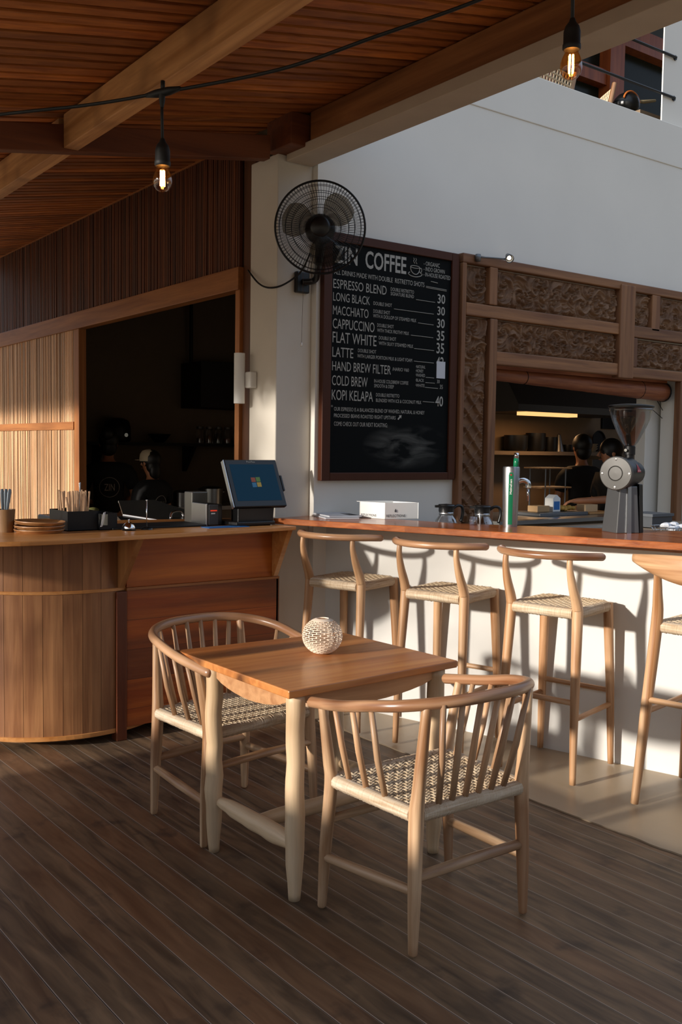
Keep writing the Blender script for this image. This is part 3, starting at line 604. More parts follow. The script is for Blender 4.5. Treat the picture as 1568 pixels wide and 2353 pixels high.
# ================================================================== MENU BOARD
mb = thing('menu_board', 'tall framed chalkboard menu with white hand lettering on the white wall', 'menu board', (3.98, 4.9, 1.4))
bm = BM(); box(bm, 3.47, 4.50, 4.872, 4.899, 1.43, 2.88); obj('slate', bm, 'slate', mb, world=True)
for nm, a in (('frame_side', (3.428, 3.492, 1.40, 2.916)), ('frame_side', (4.478, 4.542, 1.40, 2.916)), ('frame_rail', (3.492, 4.478, 1.40, 1.45)), ('frame_rail', (3.492, 4.478, 2.862, 2.916))):
    bm = BM(); box(bm, a[0], a[1], 4.858, 4.899, a[2], a[3]); obj(nm, bm, 'board_frame', mb, world=True, bevel=.004)
BP = lambda x, z, h: (x, 4.8718-h, z)
def tx(nm, s, x0, z0, x1, z1, bold=0.): return text(nm, s, mb, 'chalk', x0, z0, x1, z1, BP, bold)
def line(x0, z0, x1, z1, w=.0018, nm='rule'):
    bm = BM(); a, b = Vector((x0, 4.8705, z0)), Vector((x1, 4.8705, z1)); tube(bm, [a, b], w, 6); obj(nm, bm, 'chalk', mb, world=True)
tx('heading', 'ZIN', 3.515, 2.735, 3.69, 2.84, .018); tx('heading', 'COFFEE', 3.752, 2.728, 4.086, 2.838, .018)
for i, s in enumerate(('- ORGANIC', '- INDO GROWN', '- IN-HOUSE ROASTED')): tx('note', s, 4.235, 2.805-i*.035, (4.375, 4.42, 4.472)[i], 2.832-i*.035)
tx('note', 'ALL DRINKS MADE WITH DOUBLE  RISTRETTO SHOTS', 3.512, 2.664, 4.244, 2.694)
line(4.258, 2.672, 4.44, 2.667); line(4.258, 2.664, 4.44, 2.659)
items = [('ESPRESSO BLEND', 3.926, 2.580, 2.636, [('DOUBLE RISTRETTO', 3.96, 4.155, 2.611), ('SIGNATURE BLEND', 3.96, 4.155, 2.583)], (4.174, 4.34, 2.577), '30'),
 ('LONG BLACK', 3.793, 2.503, 2.555, [('DOUBLE SHOT', 3.822, 3.972, 2.508)], (3.99, 4.33, 2.499), '30'),
 ('MACCHIATO', 3.783, 2.420, 2.475, [('DOUBLE SHOT', 3.822, 3.957, 2.459), ('WITH A DOLLOP OF STEAMED MILK', 3.82, 4.18, 2.430)], (4.195, 4.33, 2.428), '30'),
 ('CAPPUCCINO', 3.833, 2.336, 2.397, [('DOUBLE SHOT', 3.855, 3.99, 2.374), ('WITH THICK FROTHY MILK', 3.855, 4.12, 2.342)], (4.135, 4.33, 2.344), '35'),
 ('FLAT WHITE', 3.851, 2.250, 2.316, [('DOUBLE SHOT', 3.87, 4.012, 2.296), ('WITH SILKY STEAMED MILK', 3.87, 4.158, 2.262)], (4.165, 4.34, 2.260), '35'),
 ('LATTE', 3.668, 2.163, 2.223, [('DOUBLE SHOT', 3.705, 3.85, 2.204), ('WITH LARGER PORTION MILK & LIGHT FOAM', 3.70, 4.15, 2.170)], (4.165, 4.34, 2.178), '42'),
 ('HAND BREW FILTER', 3.973, 2.079, 2.136, [('/HARIO V60', 3.986, 4.124, 2.105)], None, None),
 ('COLD BREW', 3.785, 1.989, 2.050, [('IN-HOUSE COLDBREW COFFEE', 3.838, 4.122, 2.021), ('SMOOTH & DEEP', 3.838, 4.0, 1.991)], None, None),
 ('KOPI KELAPA', 3.830, 1.899, 1.962, [('DOUBLE RISTRETTO', 3.855, 4.048, 1.934), ('BLENDED WITH ICE & COCONUT MILK', 3.855, 4.238, 1.900)], (4.25, 4.352, 1.918), '40')]
for nm, x1, z0, z1, ds, ln_, pr in items:
    tx('item', nm, 3.507, z0, x1, z1)
    for s, a, b, z in ds: tx('description', s, a, z, b, z+.022)
    if ln_: line(ln_[0], ln_[2], ln_[1], ln_[2]-.002)
    if pr: tx('price', pr, 4.362, z0-.008, 4.43, z1-.003, .012)
for s, x1, z in (('·NATURAL', 4.267, 2.134), ('·HONEY', 4.25, 2.107), ('·WASHED', 4.265, 2.079), ('·BLACK', 4.257, 2.046), ('·WHITE', 4.263, 2.012)): tx('note', s, 4.183, z, x1, z+.02)
line(4.272, 2.078, 4.345, 2.077); line(4.27, 2.044, 4.352, 2.043); line(4.268, 2.012, 4.382, 2.010)
tx('price', '30', 4.372, 2.045, 4.396, 2.068); tx('price', '35', 4.398, 2.008, 4.425, 2.036)
tx('note', '*', 3.502, 1.853, 3.517, 1.868); tx('footnote', 'OUR ESPRESSO IS A BALANCED BLEND OF WASHED, NATURAL & HONEY', 3.526, 1.829, 4.267, 1.856)
tx('footnote', 'PROCESSED BEANS ROASTED RIGHT UPSTAIRS', 3.526, 1.792, 4.02, 1.815); tx('footnote', 'COME CHECK OUT OUR NEXT ROASTING:', 3.527, 1.740, 3.954, 1.766)
bm = BM(); prism(bm, [(4.036, 1.796), (4.044, 1.790), (4.060, 1.808), (4.066, 1.800), (4.070, 1.822), (4.047, 1.820), (4.053, 1.814)], 4.8705, 4.8718, lambda a, b, h: (a, h, b)); obj('arrow', bm, 'chalk', mb, world=True)
bm = BM(); box(bm, 4.366, 4.443, 4.8698, 4.8716, 2.078, 2.19); obj('paper_patch', bm, 'paper', mb, world=True)
bm = BM()   # drawn cup: bowl, handle, saucer, steam
tube(bm, [(x, 4.8705, z) for x, z in spline([(4.122, 2.785), (4.125, 2.762), (4.142, 2.744), (4.165, 2.738), (4.186, 2.746), (4.198, 2.766), (4.20, 2.785)], 4)], .0028, 6)
tube(bm, [(4.161+.039*math.cos(a), 4.8705, 2.785+.008*math.sin(a)) for a in [2*PI*k/18 for k in range(18)]], .0022, 6, closed=True)
tube(bm, [(x, 4.8705, z) for x, z in spline([(4.199, 2.779), (4.216, 2.780), (4.214, 2.757), (4.194, 2.757)], 5)], .0024, 6)
tube(bm, [(x, 4.8705, z) for x, z in spline([(4.116, 2.748), (4.104, 2.737), (4.125, 2.726), (4.165, 2.722), (4.205, 2.730), (4.222, 2.743), (4.205, 2.750)], 5)], .0026, 6)
for dx in (0, .018): tube(bm, [(x+dx, 4.8705, z) for x, z in spline([(4.146, 2.842), (4.152, 2.832), (4.146, 2.822), (4.153, 2.812), (4.158, 2.806)], 4)], .0022, 6)
obj('cup_drawing', bm, 'chalk', mb, world=True)
line(4.30, 2.708, 4.36, 2.704, .0022, 'flourish')

# ================================================================== CARVED SURROUND
cf = thing('carved_surround', 'antique carved teak surround with floral panels framing the kitchen hatch', 'carved frame', (5.8, 4.88, .98))
def member(nm, x0, x1, z0, z1, mt, y0=4.838, y1=4.899): bm = BM(); box(bm, x0, x1, y0, y1, z0, z1); return obj(nm, bm, mt, cf, world=True, bevel=.007)
def carving(x0, x1, z0, z1, seed, kind='scroll'):
    """relief of scrolls and leaves as a height field"""
    w, h = x1-x0, z1-z0; nx = max(24, int(w/.0055)); nz = max(24, int(h/.0055)); rr = random.Random(seed)
    cs = []
    step = min(w, h)*.62 if kind != 'lattice' else .15
    horiz = w > h; n = max(1, int(max(w, h)/step))
    for i in range(n):
        t = (i+.5)/n; s = (-1)**i; a = .5+.12*s
        cs.append(((x0+w*t, z0+h*a) if horiz else (x0+w*a, z0+h*t)) + (s, rr.uniform(0, 6)))
    for i in range(n*2): cs.append((x0+rr.random()*w, z0+rr.random()*h, rr.choice((-1, 1)), rr.uniform(0, 6)))
    bm = BM(); g = []
    for j in range(nz+1):
        row = []
        for i in range(nx+1):
            x = x0+w*i/nx; z = z0+h*j/nz; wx = x+.012*noise.noise((x*22, z*22, seed)); wz = z+.012*noise.noise((x*22, z*22, seed+9))
            best = min(range(len(cs)), key=lambda k: (wx-cs[k][0])**2+(wz-cs[k][1])**2); c = cs[best]
            r = math.hypot(wx-c[0], wz-c[1])+1e-5; th = math.atan2(wz-c[1], wx-c[0])
            sp = math.sin(c[2]*2*th+math.log(r*60+.3)*5.5+c[3])          # spiral stems
            lf = math.sin(7*th*c[2]+r*210+c[3]); pet = math.cos(6*th+c[3])*math.exp(-(r/.022)**2)
            hh = .009*max(0, sp)**.6+.0055*max(0, lf)+.006*pet+.005*math.exp(-(r/.008)**2)
            if kind == 'lattice' and (z-z0)/h < .68:
                f = min(1, (.68-(z-z0)/h)/.06); u = (x-x0)/w; v = (z-z0)/w
                k1 = abs(((u+v*.9) % .5)-.25); k2 = abs(((u-v*.9) % .5)-.25); rib = .011*max(0, math.cos(k1*36)*(k1 < .10))+.009*max(0, math.cos(k2*36)*(k2 < .10))
                if abs(u-.5) > .38: rib = .006*abs(math.sin(z*140))
                if (z-z0)/h < .15: f *= 0
                hh = hh*(1-f)+rib*f
            e = min(i, nx-i, j, nz-j); hh *= min(1, e/3)
            row.append(bm.verts.new((x, 4.884-hh*2.7, z)))
        g.append(row)
    for a, b in zip(g, g[1:]):
        for i in range(nx): bm.faces.new((a[i], a[i+1], b[i+1], b[i]))
    return obj('carved_panel', bm, 'carve', cf, True, world=True)
member('top_rail', 4.556, 7.30, 2.862, 2.925, 'framex'); member('side_stile', 4.556, 4.595, .98, 2.862, 'framez'); member('inner_stile', 4.812, 4.89, 2.605, 2.862, 'framez')
member('middle_rail', 4.595, 6.225, 2.515, 2.60, 'framex'); member('inner_stile', 4.826, 4.90, .98, 2.512, 'framez')
member('lower_rail', 4.893, 6.225, 2.20, 2.292, 'framex'); member('centre_post', 6.222, 6.40, 2.182, 2.90, 'framez', 4.825)
member('small_stile', 6.63, 6.735, 2.575, 2.862, 'framez'); member('middle_rail', 6.40, 7.30, 2.51, 2.60, 'framex'); member('lower_rail', 6.40, 7.30, 2.195, 2.275, 'framex')
member('short_stile', 6.40, 6.46, 2.275, 2.505, 'framez'); member('right_jamb', 7.05, 7.13, .98, 2.195, 'framez'); member('right_stile', 7.22, 7.30, .98, 2.862, 'framez')
for a in ((4.6, 4.807, 2.61, 2.855, 1), (4.897, 6.216, 2.61, 2.855, 2), (6.405, 6.625, 2.61, 2.855, 3), (6.74, 7.215, 2.61, 2.855, 4), (4.905, 6.218, 2.30, 2.51, 5), (6.465, 7.215, 2.285, 2.50, 6)): carving(*a)
carving(4.60, 4.822, .99, 2.51, 8, 'lattice')

# ================================================================== WALL FAN
fc = Vector((3.235, 4.63, 2.862)); fn = Vector((-.56, -.80, -.10)).normalized(); fu = fn.cross(Vector((0, 0, 1))).normalized(); fv = fu.cross(fn)
fan = thing('wall_fan', 'black oscillating wall fan with a round wire cage on the white pier', 'fan', tuple(fc))
def fp(r, a, h): return fc+(fu*math.cos(a)+fv*math.sin(a))*r+fn*h
def cage(nm, sgn, dome):
    bm = BM()
    for i in range(88):
        a = 2*PI*i/88; tube(bm, [fp(r, a+tw, sgn*(dome*(1-(r/.258)**2.2)+.012)) for r, tw in ((.055, .10), (.12, .05), (.19, .02), (.24, 0), (.258, 0))], .0011, 4, cap=False)
    for r in (.12, .165, .20, .235): tube(bm, [fp(r, 2*PI*k/48, sgn*(dome*(1-(r/.258)**2.2)+.012)) for k in range(48)], .0016, 5, closed=True)
    return obj(nm, bm, 'blackm', fan, world=True)
cage('front_grille', 1, .055); cage('rear_grille', -1, .06)
bm = BM(); tube(bm, [fp(.258, 2*PI*k/64, 0) for k in range(64)], .0065, 8, closed=True); obj('cage_rim', bm, 'blackm', fan, True, world=True)
bm = BM(); lathe(bm, [(0, .074), (.045, .072), (.058, .064), (.06, .055), (0, .055)], 28, fc, fn); obj('grille_badge', bm, 'black', fan, True, world=True)
bm = BM(); lathe(bm, [(0, .04), (.035, .038), (.042, .02), (.042, -.02), (0, -.02)], 24, fc, fn); obj('hub', bm, 'black', fan, True, world=True)
for k in range(3):
    a0 = .35+k*2*PI/3; bm = BM(); g = []
    for i in range(9):
        t = i/8; r = .04+.185*t; w = .25+.42*math.sin(PI*min(1, .15+.75*t)); row = []
        for j in range(9):
            s = j/8-.5; row.append(bm.verts.new(fp(r*(1-.10*abs(s)*t), a0+s*w*2-.1*t, .018*s*2)))
        g.append(row)
    for p, q in zip(g, g[1:]):
        for j in range(8): bm.faces.new((p[j], p[j+1], q[j+1], q[j]))
    b_ = obj('blade', bm, 'smoke', fan, True, world=True); sm = b_.modifiers.new('t', 'SOLIDIFY'); sm.thickness = .002
bm = BM(); lathe(bm, [(0, -.05), (.075, -.055), (.088, -.08), (.085, -.14), (.055, -.18), (0, -.19)], 28, fc, fn); obj('motor_housing', bm, 'black', fan, True, world=True)
hb = fc-fn*.13
mp_ = Vector((3.318, 4.95, 2.60))
bm = BM(); tube(bm, spline([tuple(hb-Vector((0, 0, .05))), tuple(hb+Vector((.0, .0, -.13))), tuple(hb+Vector((-.005, .01, -.22))), tuple(mp_+Vector((.045, -.09, .01))), tuple(mp_+Vector((0, -.03, 0)))], 8), [x[0] for x in spline([(.032,), (.027,), (.02,), (.019,), (.02,)], 8)], 12); obj('arm', bm, 'black', fan, True, world=True)
bm = BM(); box(bm, mp_.x-.048, mp_.x+.048, 4.918, 4.9515, mp_.z-.065, mp_.z+.062); obj('wall_mount', bm, 'black', fan, world=True, bevel=.008)
bm = BM(); tube(bm, [(3.305, 4.905, 2.66), (3.307, 4.905, 2.5), (3.300, 4.905, 2.235)], .0011, 5); pc = obj('pull_cord', bm, plain('cord_brown', '5a4330', .8), fan, world=True)
bm = BM(); lathe(bm, [(0, 0), (.007, 0), (.006, .022), (0, .024)], 12, (3.300, 4.905, 2.212)); obj('cord_pull', bm, 'white', pc, True, world=True)
bm = BM(); tube(bm, spline([(3.135, 5.262, 2.695), (3.12, 5.12, 2.60), (3.115, 5.0, 2.555), (3.16, 4.93, 2.56), (3.235, 4.90, 2.61), (3.27, 4.86, 2.66), (3.285, 4.80, 2.75)], 8), .0055, 8); obj('power_cord', bm, 'rubber', fan, True, world=True)
# ================================================================== LAMPS
wl = thing('wall_lamp', 'white tubular up-and-down lamp on the left side of the pier', 'wall lamp', (3.15, 5.19, 2.02))
bm = BM(); lathe(bm, [(.031, .155), (.034, .155), (.034, -.155), (.031, -.155), (.031, .155)], 28, (3.075, 5.255, 2.025)); obj('tube_shade', bm, 'white', wl, 40, world=True)
bm = BM(); box(bm, 3.10, 3.149, 5.165, 5.235, 1.965, 2.065); obj('wall_bracket', bm, 'white', wl, world=True, bevel=.008)
sl_ = thing('string_light', 'black outdoor string light with two glowing amber bulbs slung under the roof', 'string light', (1.151, 2.381, 2.52))
cpts = [(.3, 3.6, 2.515), (.858, 2.784, 2.510), (1.025, 2.574, 2.515), (1.151, 2.381, 2.522), (1.344, 2.115, 2.547), (1.487, 1.91, 2.597), (1.64, 1.71, 2.656), (1.783, 1.543, 2.735), (1.95, 1.33, 2.86)]
bm = BM(); tube(bm, spline(cpts, 8), .0048, 8); obj('cable', bm, 'rubber', sl_, True, world=True)
for (bx, by, bz), tz in (((1.154, 2.379, 2.302), 2.522), ((1.781, 1.545, 2.494), 2.73)):
    bm = BM(); tube(bm, [(bx-.003, by, tz+.004), (bx-.002, by, (tz+bz+.09)/2), (bx, by, bz+.085)], .0042, 8)
    obj('drop_cord', bm, 'rubber', sl_, True, world=True)
    bm = BM(); tube(bm, [(bx+.028, by-.045, tz+.005), (bx+.01, by-.016, tz+.002), (bx-.01, by+.014, tz-.001), (bx-.028, by+.043, tz-.002)], [.0055, .011, .011, .0055], 10); lathe(bm, [(.009, .004), (.008, -.02), (.0045, -.038)], 12, (bx-.002, by, tz)); tube(bm, [(bx, by, tz+.005), (bx, by, tz+.03)], .006, 8); obj('junction', bm, 'rubber', sl_, True, world=True)
    bm = BM(); lathe(bm, [(0, .104), (.006, .102), (.0085, .094), (.016, .084), (.0195, .072), (.0195, .045), (.021, .043), (.021, .034), (.0185, .031), (0, .031)], 24, (bx, by, bz)); obj('lamp_socket', bm, 'rubber', sl_, 50, world=True)
    bm = BM(); lathe(bm, [(.013, .034), (.0145, .027), (.020, .016), (.0245, .003), (.0255, -.008), (.023, -.021), (.016, -.030), (.007, -.0345), (0, -.0355)], 28, (bx, by, bz)); bu = obj('bulb', bm, 'amber', sl_, True, world=True)
    bm = BM()
    for a in range(4): tube(bm, [(bx+.005*math.cos(a*PI/2), by+.005*math.sin(a*PI/2), bz+.020), (bx+.0055*math.cos(a*PI/2), by+.0055*math.sin(a*PI/2), bz-.020)], .0021, 6)
    obj('filament', bm, 'filament', bu, world=True)
pl = thing('picture_lamp', 'small brass picture lamp clipped to the top of the carved surround, lit', 'lamp', (4.66, 4.84, 2.92))
bm = BM(); lathe(bm, [(0, -.03), (.018, -.028), (.022, 0), (.018, .02), (0, .022)], 16, (4.675, 4.82, 2.905)); obj('lamp_mount', bm, 'grey', pl, True, world=True)
bm = BM(); tube(bm, spline([(4.68, 4.81, 2.905), (4.77, 4.77, 2.905), (4.87, 4.745, 2.906)], 4), .0055, 8); obj('lamp_arm', bm, 'grey', pl, True, world=True)
la = Vector((-.35, -.55, -.35)).normalized()
bm = BM(); lathe(bm, [(.008, -.05), (.014, -.035), (.026, .02), (.029, .045), (.026, .045), (.022, .02)], 20, (4.895, 4.75, 2.925), la); hd = obj('lamp_head', bm, 'grey', pl, True, world=True)
bm = BM(); lathe(bm, [(0, .030), (.013, .028), (.014, .02)], 16, (4.895, 4.75, 2.925), la); obj('lens', bm, 'spot', hd, world=True)
# rolled blind in the hatch
bl = thing('rolled_blind', 'rolled-up brown bamboo blind hanging askew at the top of the hatch', 'blind', (6.0, 4.98, 2.1))
a, b = Vector((4.98, 5.0, 2.15)), Vector((7.03, 5.0, 2.112))
bm = BM(); pts = [a+(b-a)*i/30 for i in range(31)]; tube(bm, pts, [.043+.034*i/30+.001*((i*5) % 3) for i in range(31)], 18); obj('roll', bm, 'blind', bl, True, world=True)
for p, q in ((a, b), (b, a)): bm = BM(); n_ = (p-q).normalized(); tube(bm, [p, p+n_*.012], .047 if p.x < 6 else .082, 18); obj('roll_end', bm, 'rubber', bl, world=True)
bm = BM(); box(bm, 4.93, 7.04, 4.965, 5.01, 2.185, 2.235); obj('head_rail', bm, 'blind', bl, world=True)
for x in (5.34, 6.7): bm = BM(); tube(bm, [(x, 5.0+(.046+.0166*(x-4.98))*math.cos(t), 2.15-.0185*(x-4.98)+(.046+.0166*(x-4.98))*math.sin(t)) for t in [2*PI*k/16 for k in range(16)]], .0025, 5, closed=True); obj('tie_cord', bm, 'rubber', bl, world=True)
# ================================================================== ON THE BAR
g0 = Vector((4.235, 3.215, 1.181)); ga = math.radians(-163)     # grinder: drum axis turned towards the camera's left
gr = thing('coffee_grinder', 'tall black and steel coffee grinder with clear cone hopper on the bar', 'coffee grinder', tuple(g0), math.radians(53.6-90+22))
# local: x to the photo's right, -y to the viewer
bm = BM(); prism(bm, [(-.088, -.06), (.045, -.075), (.07, .075), (-.07, .09)], 0, .245, lambda x, y, z: (x*(1-.28*z/.27)-.01, y*(1-.2*z/.27), z)); obj('column', bm, 'grey', gr, bevel=.004)
bm = BM(); prism(bm, [(-.034, -.072), (-.008, -.0745), (-.006, -.060), (-.03, -.06)], 0, .245, lambda x, y, z: (x*(1-.25*z/.27)-.01, y*(1-.2*z/.27)-.003, z)); obj('column_stripe', bm, 'steel', gr)
bm = BM(); prism(bm, [(.048, -.07), (.09, -.05), (.085, .07), (.06, .07)], 0, .255, lambda x, y, z: (x*(1-.12*z/.29)-.008, y*(1-.15*z/.29), z)); obj('column_side', bm, 'blackm', gr, bevel=.003)
ax_ = Vector((-.86, -.50, 0)).normalized(); hc = Vector((-.022, -.01, .312))
bm = BM(); lathe(bm, [(0, -.15), (.05, -.148), (.062, -.13), (.066, -.05), (.075, -.045), (.083, -.03), (.083, .095), (0, .095)], 36, hc, ax_); obj('motor_body', bm, 'blackm', gr, 35)
bm = BM(); lathe(bm, [(.083, .093), (.088, .095), (.088, .112), (.083, .118), (.04, .121), (.038, .117), (.034, .121), (0, .122)], 40, hc, ax_); obj('burr_cover', bm, plain('brushed_grey', '474643', .5, .3, noise_amt=.08, nscale=40), gr, 35)
for k in (.7, 2.3, 3.9, 5.4):
    u = ax_.orthogonal().normalized(); w_ = ax_.cross(u); p = hc+(u*math.cos(k)+w_*math.sin(k))*.072+ax_*.118
    bm = BM(); lathe(bm, [(0, .004), (.006, .003), (.006, 0)], 10, p, ax_); obj('screw', bm, 'chrome', gr)
bm = BM(); lathe(bm, [(0, 0), (.022, 0), (.022, .02), (.029, .022), (.029, .065), (.024, .07), (0, .07)], 24, hc+Vector((.045, .02, .075))); obj('hopper_collar', bm, 'blackm', gr, 40)
bm = BM(); tube(bm, [hc+Vector((.018, .01, .12)), hc+Vector((.004, .002, .12))], .008, 10); obj('collar_knob', bm, 'chrome', gr)
h0 = hc+Vector((.045, .02, .14))
bm = BM(); lathe(bm, [(.024, 0), (.040, .02), (.069, .075), (.095, .135), (.109, .185), (.113, .205), (.110, .205), (.093, .137), (.067, .077), (.038, .022), (.022, .002)], 40, h0); obj('hopper', bm, 'hopper', gr, True)
bm = BM(); lathe(bm, [(0, .225), (.06, .222), (.112, .216), (.118, .212), (.118, .204), (0, .204)], 40, h0); obj('hopper_lid', bm, 'black', gr, 40)
# red triangular badge on the motor body
u = Vector((0, 0, 1)); sd = ax_.cross(u).normalized()
def badge(x, z, h):
    r = .0833+h; return hc+(Vector((-ax_.y, ax_.x, 0))*math.cos(z/.083+.30)+u*math.sin(z/.083+.30))*r+ax_*(x+.012)
bm = BM(); q = [(-.026, -.018), (.026, -.018), (.0, .03)]; vs = []
def tri(a, b): return [badge(a[0]+(b[0]-a[0])*i/4, a[1]+(b[1]-a[1])*i/4, .0012) for i in range(4)]
for a_, b_ in ((q[0], q[1]), (q[1], q[2]), (q[2], q[0])): vs += [bm.verts.new(p) for p in tri(a_, b_)]
bm.faces.new(vs); bg_ = obj('badge', bm, 'red', gr)
text('badge_lettering', 'MAHLKÖNIG', gr, 'white', .021, -.014, -.021, -.006, lambda x, z, h: badge(x, z, .002+h), world=False)
# beer tap tower
BS = 1.1
bt_ = thing('beer_tap', 'steel beer tap tower with green stripe standing on the bar', 'beer tap', (3.945, 3.765, 1.181), math.radians(53.6-90))
bm = BM(); lathe(bm, [(.036, 0), (.037, .01), (.040, .15), (.0425, .295), (.040, .302), (0, .304)], 36); obj('tower', bm, plain('brushed_steel', 'a9aaab', .35, 1., noise_amt=.08, nscale=60), bt_, 40)
def tw(x, z, h):
    a = -PI/2-.18+x/.040; r = .0365+(z/.30)*.006+h; return Vector((r*math.cos(a), r*math.sin(a), z))
bm = BM(); rows = []
for i in range(21):
    z = .012+.262*i/20; w_ = .0115 if i < 20 else .007
    rows.append([bm.verts.new(tw(x*w_, z, .0012)) for x in (-1, -.33, .33, 1)])
for p, q in zip(rows, rows[1:]):
    for k in range(3): bm.faces.new((p[k], p[k+1], q[k+1], q[k]))
obj('green_stripe', bm, 'green', bt_)
text('lettering', 'Heineken', bt_, 'white', 0, 0, 1, 1, lambda x, z, h: tw(-(z-.5)*.011, .165+x*.075, .0022+h), .01, world=False)
bm = BM(); st5 = []
for k in range(10): r_ = .0065 if k % 2 == 0 else .0027; a_ = PI/2+k*PI/5; st5.append(bm.verts.new(tw(r_*math.cos(a_), .262+r_*math.sin(a_), .0024)))
bm.faces.new(st5); obj('red_star', bm, 'red', bt_)
bm = BM(); tube(bm, [(.025, .01, .30), (.026, .012, .325), (.026, .012, .345)], [.014, .0145, .0125], 14); hdl = obj('tap_handle', bm, 'green', bt_, True)
bm = BM(); lathe(bm, [(0, .03), (.012, .028), (.0125, .002), (0, 0)], 14, (.026, .012, .343)); obj('handle_cap', bm, 'chrome', hdl, True)
bm = BM(); tube(bm, spline([(.03, .0, .225), (.06, 0, .235), (.085, 0, .222), (.088, 0, .195)], 5), .014, 12); tube(bm, [(.086, 0, .205), (.088, .0, .13)], .006, 8); obj('spout', bm, 'chrome', bt_, True)
bt_.scale = (1.1, 1.1, 1.1)
# small glass and upright spoon beside the carved surround
t = thing('drinking_glass', 'small clear glass on the bar in front of the carved surround', 'glass', (3.838, 3.945, 1.181))
bm = BM(); lathe(bm, [(0, .004), (.019, .004), (.021, .045), (.023, .045), (.021, .0), (0, 0)], 20); obj('glass_body', bm, 'glass', t, True)
bm = BM(); rtube(bm, [(3.862, 3.915, 1.182), (3.864, 3.917, 1.21), (3.866, 3.918, 1.236)], [.0055, .007, .010], 8, flat=.3); tag(obj('steel_scoop', bm, 'steel', None, True), 'small steel scoop standing upright beside the glass on the bar', 'scoop')
# white carton
cb = thing('carton', 'open white cardboard carton with printed lettering on the bar', 'box', (3.73, 4.60, 1.181), 0)
A0, A1, A2 = Vector((3.635, 4.488)), Vector((3.585, 4.672)), Vector((3.855, 4.435))
def ct(s, t_): return A0+(A2-A0)*s+(A1-A0)*t_
bm = BM(); h_ = .098
P4 = [ct(0, 0), ct(1, 0), ct(1, 1), ct(0, 1)]
for i in range(4):
    a, b = P4[i], P4[(i+1) % 4]; n_ = (b-a).normalized(); nn = Vector((-n_.y, n_.x))*.004
    prism(bm, [tuple(a), tuple(b), tuple(b+nn), tuple(a+nn)], 1.182, 1.182+h_)
prism(bm, [tuple(p) for p in P4], 1.1815, 1.185); obj('carton_body', bm, 'white', cb, world=True)
bm = BM(); a, b = P4[2], P4[3]; prism(bm, [tuple(a), tuple(b), tuple(b+Vector((.0, .03))), tuple(a+Vector((.0, .03)))], 1.279, 1.282); obj('flap', bm, 'white', cb, world=True)
pr_ = lambda x, z, h: (*(ct(x, 0)-Vector((.0012, .0012))*1.0-(A1-A0).normalized()*.001), 1.182+z)
dk = plain('print_grey', '55565a', .7)
text('lettering', 'REFLECTIONS', cb, dk, .04, .012, .60, .028, pr_, .01)
text('lettering', 'REFLECTIONS', cb, dk, 0, .012, 1, .026, lambda x, z, h: (*(ct(0, .93-.60*x)-(A2-A0).normalized()*.0012), 1.182+z), .01)
bm = BM(); vs = [bm.verts.new(pr_(.31+.030*math.cos(a)*(1 if math.sin(a) < .3 else .9), .052+.010*math.sin(a)-.004*abs(math.cos(a)), 0)) for a in [2*PI*k/14 for k in range(14)]]; bm.faces.new(vs); obj('emblem', bm, dk, cb, world=True)
# magazines
for i, (dx, dy, dz, lab) in enumerate(((0, 0, 0, 'lower magazine of the pile on the bar, under the printed one'), (.012, .01, .0105, 'grey printed magazine on top of the pile beside the white carton'))):
    m_ = thing('magazine', lab, 'magazine', (3.46+dx, 4.745+dy, 1.1815+dz), math.radians(-20+i*6), 'magazines on the bar')
    bm = BM(); box(bm, -.105, .105, -.145, .145, 0, .0095); obj('pages', bm, 'paper', m_, bevel=.002)
    bm = BM(); box(bm, -.106, .106, -.146, .146, .0095, .0102); cv = obj('cover', bm, plain('cover_print', 'a9adb5', .4, noise_amt=.45, nscale=14), m_)
    if i: bm = BM(); box(bm, .03, .095, -.14, .02, .0102, .0107); obj('headline_block', bm, plain('ink', '1d1f24', .5), cv)
# glass coffee pots standing on the ledge behind the bar
bm = BM(); box(bm, 3.95, 4.62, 3.9, 4.86, 1.06, 1.095); struct('trim_14', bm, 'dark')
GC = 'glass coffee pots behind the bar'
def pot(x, y, rz, lab):
    t = thing('coffee_pot', lab, 'coffee pot', (x, y, 1.096), rz, GC)
    bm = BM(); lathe(bm, [(0, .002), (.05, .0), (.068, .02), (.073, .05), (.062, .085), (.042, .112), (.040, .118), (.038, .112), (.06, .083), (.07, .05), (.065, .022), (.048, .003), (0, .005)], 28); obj('pot_body', bm, 'glass', t, True)
    bm = BM(); lathe(bm, [(.043, .112), (.045, .113), (.045, .130), (.043, .131)], 24); obj('neck_band', bm, 'steel', t, True)
    bm = BM(); lathe(bm, [(.044, .130), (.047, .132), (.047, .158), (.052, .168), (.048, .176), (0, .180)], 24); prism(bm, [(.0, -.03), (-.075, -.008), (-.075, .008), (0, .03)], .158, .172); obj('lid', bm, 'black', t, 40)
    bm = BM(); tube(bm, spline([(.044, 0, .15), (.075, 0, .168), (.105, 0, .160), (.112, 0, .12), (.10, 0, .07)], 5), .011, 10, flat=.8); obj('handle', bm, 'black', t, True)
pot(3.985, 4.33, math.radians(-15), 'left glass coffee pot with black lid and spout, next to the white carton'); pot(4.12, 4.16, math.radians(-30), 'right glass coffee pot with black lid, against the carved surround')
